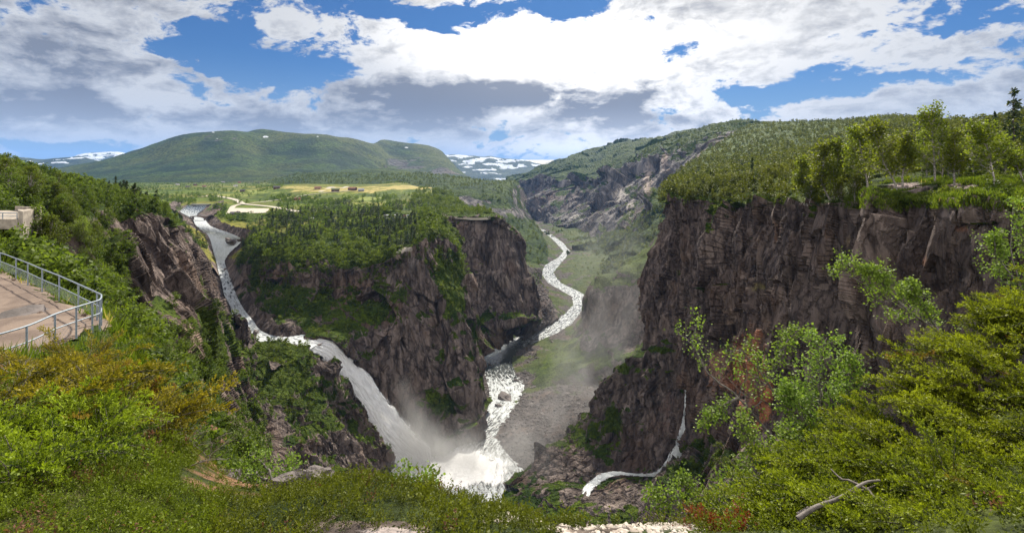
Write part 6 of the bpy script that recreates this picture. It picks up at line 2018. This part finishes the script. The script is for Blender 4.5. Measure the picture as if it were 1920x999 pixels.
CAB = [(629, 359, 16, 9, 4.2, 'brown', 'turf', 'dark brown cabin with a turf roof on the bright yellow rise', .2), (661, 357, 18, 9, 4.2, 'brown', 'rust', 'long brown cabin at the end of the gravel track', -.3), (677, 359, 12, 8, 3.6, 'grey', 'slate', 'small grey cabin right of the long brown one', .4),
       (596, 355, 13, 8, 3.4, 'tan', 'rust', 'tan cabin in the yellow grass left of the turf-roofed one', .1), (519, 354, 14, 9, 4, 'brown', 'dark', 'dark cabin at the head of the branching track', .3), (484, 344, 14, 9, 4, 'grey', 'dark', 'grey cabin furthest up at the foot of the hill', 0),
       (418, 343, 16, 9, 4, 'grey', 'slate', 'pale roofed cabin at the foot of the big hill', .5), (449, 343, 13, 8, 3.8, 'red', 'rust', 'red cabin at the foot of the big hill', .2), (442, 350, 13, 8, 4, 'white', 'slate', 'white house in the meadow behind the road', .1),
       (366, 348, 13, 8, 3.8, 'red', 'dark', 'red cabin at the left among the birches', -.2), (383, 351, 12, 8, 3.8, 'tan', 'rust', 'tan cabin between the two red ones', .2), (352, 352, 12, 8, 3.8, 'grey', 'dark', 'grey cabin at the far left of the meadow', .3),
       (333, 347, 13, 8, 3.8, 'white', 'slate', 'small white house left of all the cabins', 0), (455, 360, 11, 8, 3.6, 'brown', 'dark', 'dark brown cabin alone in the meadow', .2), (556, 375, 14, 5, 3.0, 'red', 'rust', 'long low red shed beside the track', .2), (441, 407, 11, 7, 4.5, 'brown', 'dark', 'brown hut at the edge of the spruces', .1),
       (215, 358, 16, 9, 4.5, 'brown', 'dark', 'dark hut behind the left hillside', .2)]
for q in CAB: cabin(*q[:8], q[8])


# hotel annex roof by the car park
p = W(735, 408, ground_Y('main_buttress', 735, 408)[1])
e = empty('flat_building', tuple(p), 0.1); tag(e, 'low grey flat-roofed building beside the pale car park', 'building')
box_mesh('wall', 0, 0, -3, 20, 9, 6.0, CM['grey'], e); box_mesh('roof', 0, 0, 3.0, 21, 10, 0.5, RM['slate'], e)
for k in range(4): box_mesh('window', -7.5 + 5 * k, -4.55, 0.8, 2.4, 0.1, 1.2, M_win, e)


# vehicles
def car(p, rz, col, label, L=4.4, Wc=1.8, H=1.5, name='parked_car', cat='car'):
    e = empty(name, tuple(p), rz); tag(e, label, cat)
    m = CARM.setdefault(col, plain_mat('car_paint', col, 0.3, spec=0.6))
    van = H > 2
    prof = [(-.5, .18), (-.5, .62), (-.36, .66), (-.24, 1.0), (.18, 1.0), (.34, .66), (.5, .58), (.5, .18)] if not van else [(-.5, .12), (-.5, .97), (-.47, 1.0), (.46, 1.0), (.5, .9), (.5, .12)]
    n = len(prof)
    V = [(x * L, -Wc / 2, z * H) for x, z in prof] + [(x * L, Wc / 2, z * H) for x, z in prof]
    me = bpy.data.meshes.new('body')
    me.from_pydata(V, [], [(i, (i + 1) % n, (i + 1) % n + n, i + n) for i in range(n)] + [tuple(range(n))[::-1], tuple(range(n, 2 * n))])
    me.materials.append(m); link(bpy.data.objects.new('body', me), e)
    for s_ in (-1, 1):
        if van: box_mesh('window', 0, s_ * (Wc / 2 + .01), H * .5, L * .85, .03, H * .3, M_win, e)
        else: box_mesh('window', -.03 * L, s_ * (Wc / 2 + .01), H * .66, L * .42, .03, H * .26, M_win, e, top=0.85)
        for x in (-.31, .31):
            a = np.linspace(0, 2 * np.pi, 12, endpoint=False)
            v, f = tube(np.array([(x * L, s_ * (Wc / 2 - .15), .32), (x * L, s_ * (Wc / 2 + .03), .32)]), .32, 10)
            mesh_obj('wheel', v, f, CM['brown'], e)
    return e


CARM = {}
y0 = lambda u, v, patch: W(u, v, ground_Y(patch, u, v)[1])
for (u, dz, col, lab) in ((752, 0, (0.7, 0.7, 0.7), 'white car in the car park nearest the flat building'), (759, 0, (0.25, 0.03, 0.03), 'dark red car in the middle of the car park row'), (766, 0, (0.05, 0.07, 0.12), 'dark blue car at the end of the car park row')):
    q = y0(u, 407, 'main_buttress'); car(q + np.array([0, 0, 1.2]), 1.2, col, lab)
for (u, col, lab, rz) in ((905, (0.75, 0.75, 0.75), 'white car parked at the cliff road viewpoint', 0.4), (912, (0.06, 0.06, 0.07), 'black car parked at the cliff road viewpoint', 0.2), (918, (0.5, 0.5, 0.52), 'silver car furthest out at the cliff road viewpoint', 0.1)):
    i = int(np.clip((u - 816) / 106 * 49, 0, 49)); q = P_[i].copy(); q[2] += 1.02
    car(q - S_[i] * 1.0, rz, col, lab, L=5, H=1.7)
q = y0(583, 413, 'plateau'); car(q + np.array([0, 0, .5]), .3, (0.8, 0.8, 0.8), 'white camper van on the short road in the trees', 7, 2.3, 3.0, 'camper_van', 'camper van')


# bridges over the upper river
def bridge(a, b, w, th, label, mat, rails=True, arch=0.0):
    a = np.array(a); b = np.array(b); T_ = unit(b - a); S_ = unit(np.cross(T_, [0, 0, 1.0])); L_ = np.linalg.norm(b - a)
    e = empty('bridge', tuple((a + b) / 2)); tag(e, label, 'bridge')
    o_ = (a + b) / 2
    tt = np.linspace(0, 1, 17)
    C = a + (b - a) * tt[:, None] + np.array([0, 0, 1.0]) * (arch * np.sin(np.pi * tt))[:, None] - o_
    ring = np.stack([C - S_ * w / 2, C + S_ * w / 2, C + S_ * w / 2 - [0, 0, th], C - S_ * w / 2 - [0, 0, th], C - S_ * w / 2], 1)
    mesh_obj('deck', ring, grid_faces(17, 5), mat, e, smooth_=False)
    for s_ in (-1, 1):
        q = C + S_ * s_ * w * 0.47 + [0, 0, 1.0]
        mesh_obj('rail', *tube(q, 0.12, 5), M_steel, e)
    for f in (0.12, 0.88):
        c_ = a + (b - a) * f - o_
        box_mesh('pier', c_[0], c_[1], c_[2] - 6, 2.0, w * 0.8, 6 - th * 0.5, M_stone, e)
    return e


bridge(uvz(360, 383, -57.5), uvz(394, 383, -57.5), 7, 1.6, 'grey road bridge over the upper river', M_asph)
bridge(uvz(358, 405.5, -59), uvz(388, 406.5, -59), 3, 1.2, 'narrow brown footbridge just above the rapids', CM['brown'], arch=0.8)


# ------------------------------------------------------------------ boulders
def boulder_arrays(seed, nth=16, nph=10, f=1.0):
    g = np.random.default_rng(seed)
    th = np.linspace(0, 2 * np.pi, nth, endpoint=False); ph = np.linspace(0, np.pi, nph)
    S0 = np.stack([np.outer(np.sin(ph), np.cos(th)), np.outer(np.sin(ph), np.sin(th)), np.outer(np.cos(ph), np.ones(nth))], -1)
    d = 1 + 0.55 * pn(S0 * 1.1 + seed * 3.1) + 0.35 * facets(S0 * 1.6 + seed)
    V = S0 * d[..., None] * np.array([1.15, 0.9, 0.7])
    i = np.arange(nph * nth).reshape(nph, nth)
    Fq = np.stack([i[:-1], np.roll(i, -1, 1)[:-1], np.roll(i, -1, 1)[1:], i[1:]], -1).reshape(-1, 4)
    return V.reshape(-1, 3), Fq


BV = [boulder_arrays(s) for s in range(5)]
BM = []
for v, f in BV:
    o = mesh_obj('boulder', v, f, M_stone, smooth_=False); BM.append(o.data); bpy.data.objects.remove(o)
nb = 0


def boulder(p, r, label, group=None, flat=1.0):
    global nb
    o = bpy.data.objects.new('boulder', BM[nb % 5]); nb += 1
    o.location = tuple(p); o.scale = (r * rng.uniform(.9, 1.4), r * rng.uniform(.8, 1.2), r * rng.uniform(.6, 1.0) * flat); o.rotation_euler = (rng.uniform(-.3, .3), rng.uniform(-.3, .3), rng.uniform(0, 6.28))
    link(o); tag(o, label, 'boulder', group); return o


g = np.random.default_rng(5)
for (u, v, Z, r, lab) in [(432, 452, -77, 5.5, 'big dark boulder parting the upper rapids'), (440, 446, -75.5, 3.5, 'smaller boulder right of the one parting the rapids'),
                          (602, 645, -127.5, 2.6, 'dark boulder in the white water at the lip of the fall'), (547, 649, -124, 2.2, 'boulder left in the river just above the fall'), (628, 642, -128.2, 1.5, 'small dark rock at the right side of the fall lip'),
                          (528, 641, -123.5, 2.0, 'rock at the bend of the river above the fall'), (480, 622, -120, 2.2, 'rock in the river below the left slope'), (423, 505, -100, 2.2, 'rock in the narrow part of the upper river'),
                          (947, 746, -205.5, 5.0, 'large dark boulder standing in the gorge river'), (900, 797, -204, 4.2, 'flat dark boulder at the foot of the buttress'), (935, 760, -205.5, 2.6, 'small boulder below the large one in the river'), (968, 712, -207, 2.4, 'boulder on the right bank of the bright reach')]:
    boulder(uvz(u, v, Z), r, lab)
D = PATCH['gorge_floor']
Q_, _ = scatter('gorge_floor', 150, lambda D: inframe(D) * (D['v'] > 560) * (D['v'] < 900) * (D['u'] > 880), 71)
xl_, xr_, zr_ = riv_at(Q_[:, 1])
for p, zr0, a, b in zip(Q_, zr_, xl_, xr_):
    if a < p[0] < b:
        boulder(np.array([p[0], p[1], zr0]), g.uniform(0.5, 1.4), 'small rock breaking the surface of the gorge river', 'rocks in the gorge river')
    else:
        boulder(p, g.uniform(0.7, 2.4), 'grey boulder on the rubble beach beside the gorge river', 'boulders on the river beach')
Pl, _ = scatter('gorge_floor', 2600, lambda D: inframe(D) * (D['v'] > 640) * (D['v'] < 900) * (D['u'] > 890) * (1 - D['veg']), 72)
M_rub = plain_mat('wet_rubble', (0.085, 0.068, 0.062), 0.8, nscale=0.5, col2=(0.035, 0.028, 0.026))
lumps('rubble', Pl, 0.9, M_rub, 'rubble and stones on the beach of the gorge', 8, flat=0.7)
Pl, _ = scatter('scree_slope', 1200, lambda D: inframe(D), 73)
lumps('rubble', Pl, 1.3, M_rub, 'scree stones on the slope under the road buttress', 9, flat=0.7)
for (u, v, r, lab) in [(395, 905, 0.28, 'orange-brown rock in the soil patch at lower left'), (455, 898, 0.22, 'grey rock at the edge of the heath at lower left'), (600, 905, 0.20, 'grey rock behind the heath above the gully'), (555, 905, 0.26, 'dark angular rock at the gully edge')]:
    boulder(ground_Y('rock_ledge', u, v), r, lab)
p = ground_Y('left_hillside', 40, 585)
boulder(W(45, 592, 6.5 * F / 272) + np.array([0, 0, -0.15]), 0.95, 'flat mossy rock lying on the gravel terrace', flat=0.35)
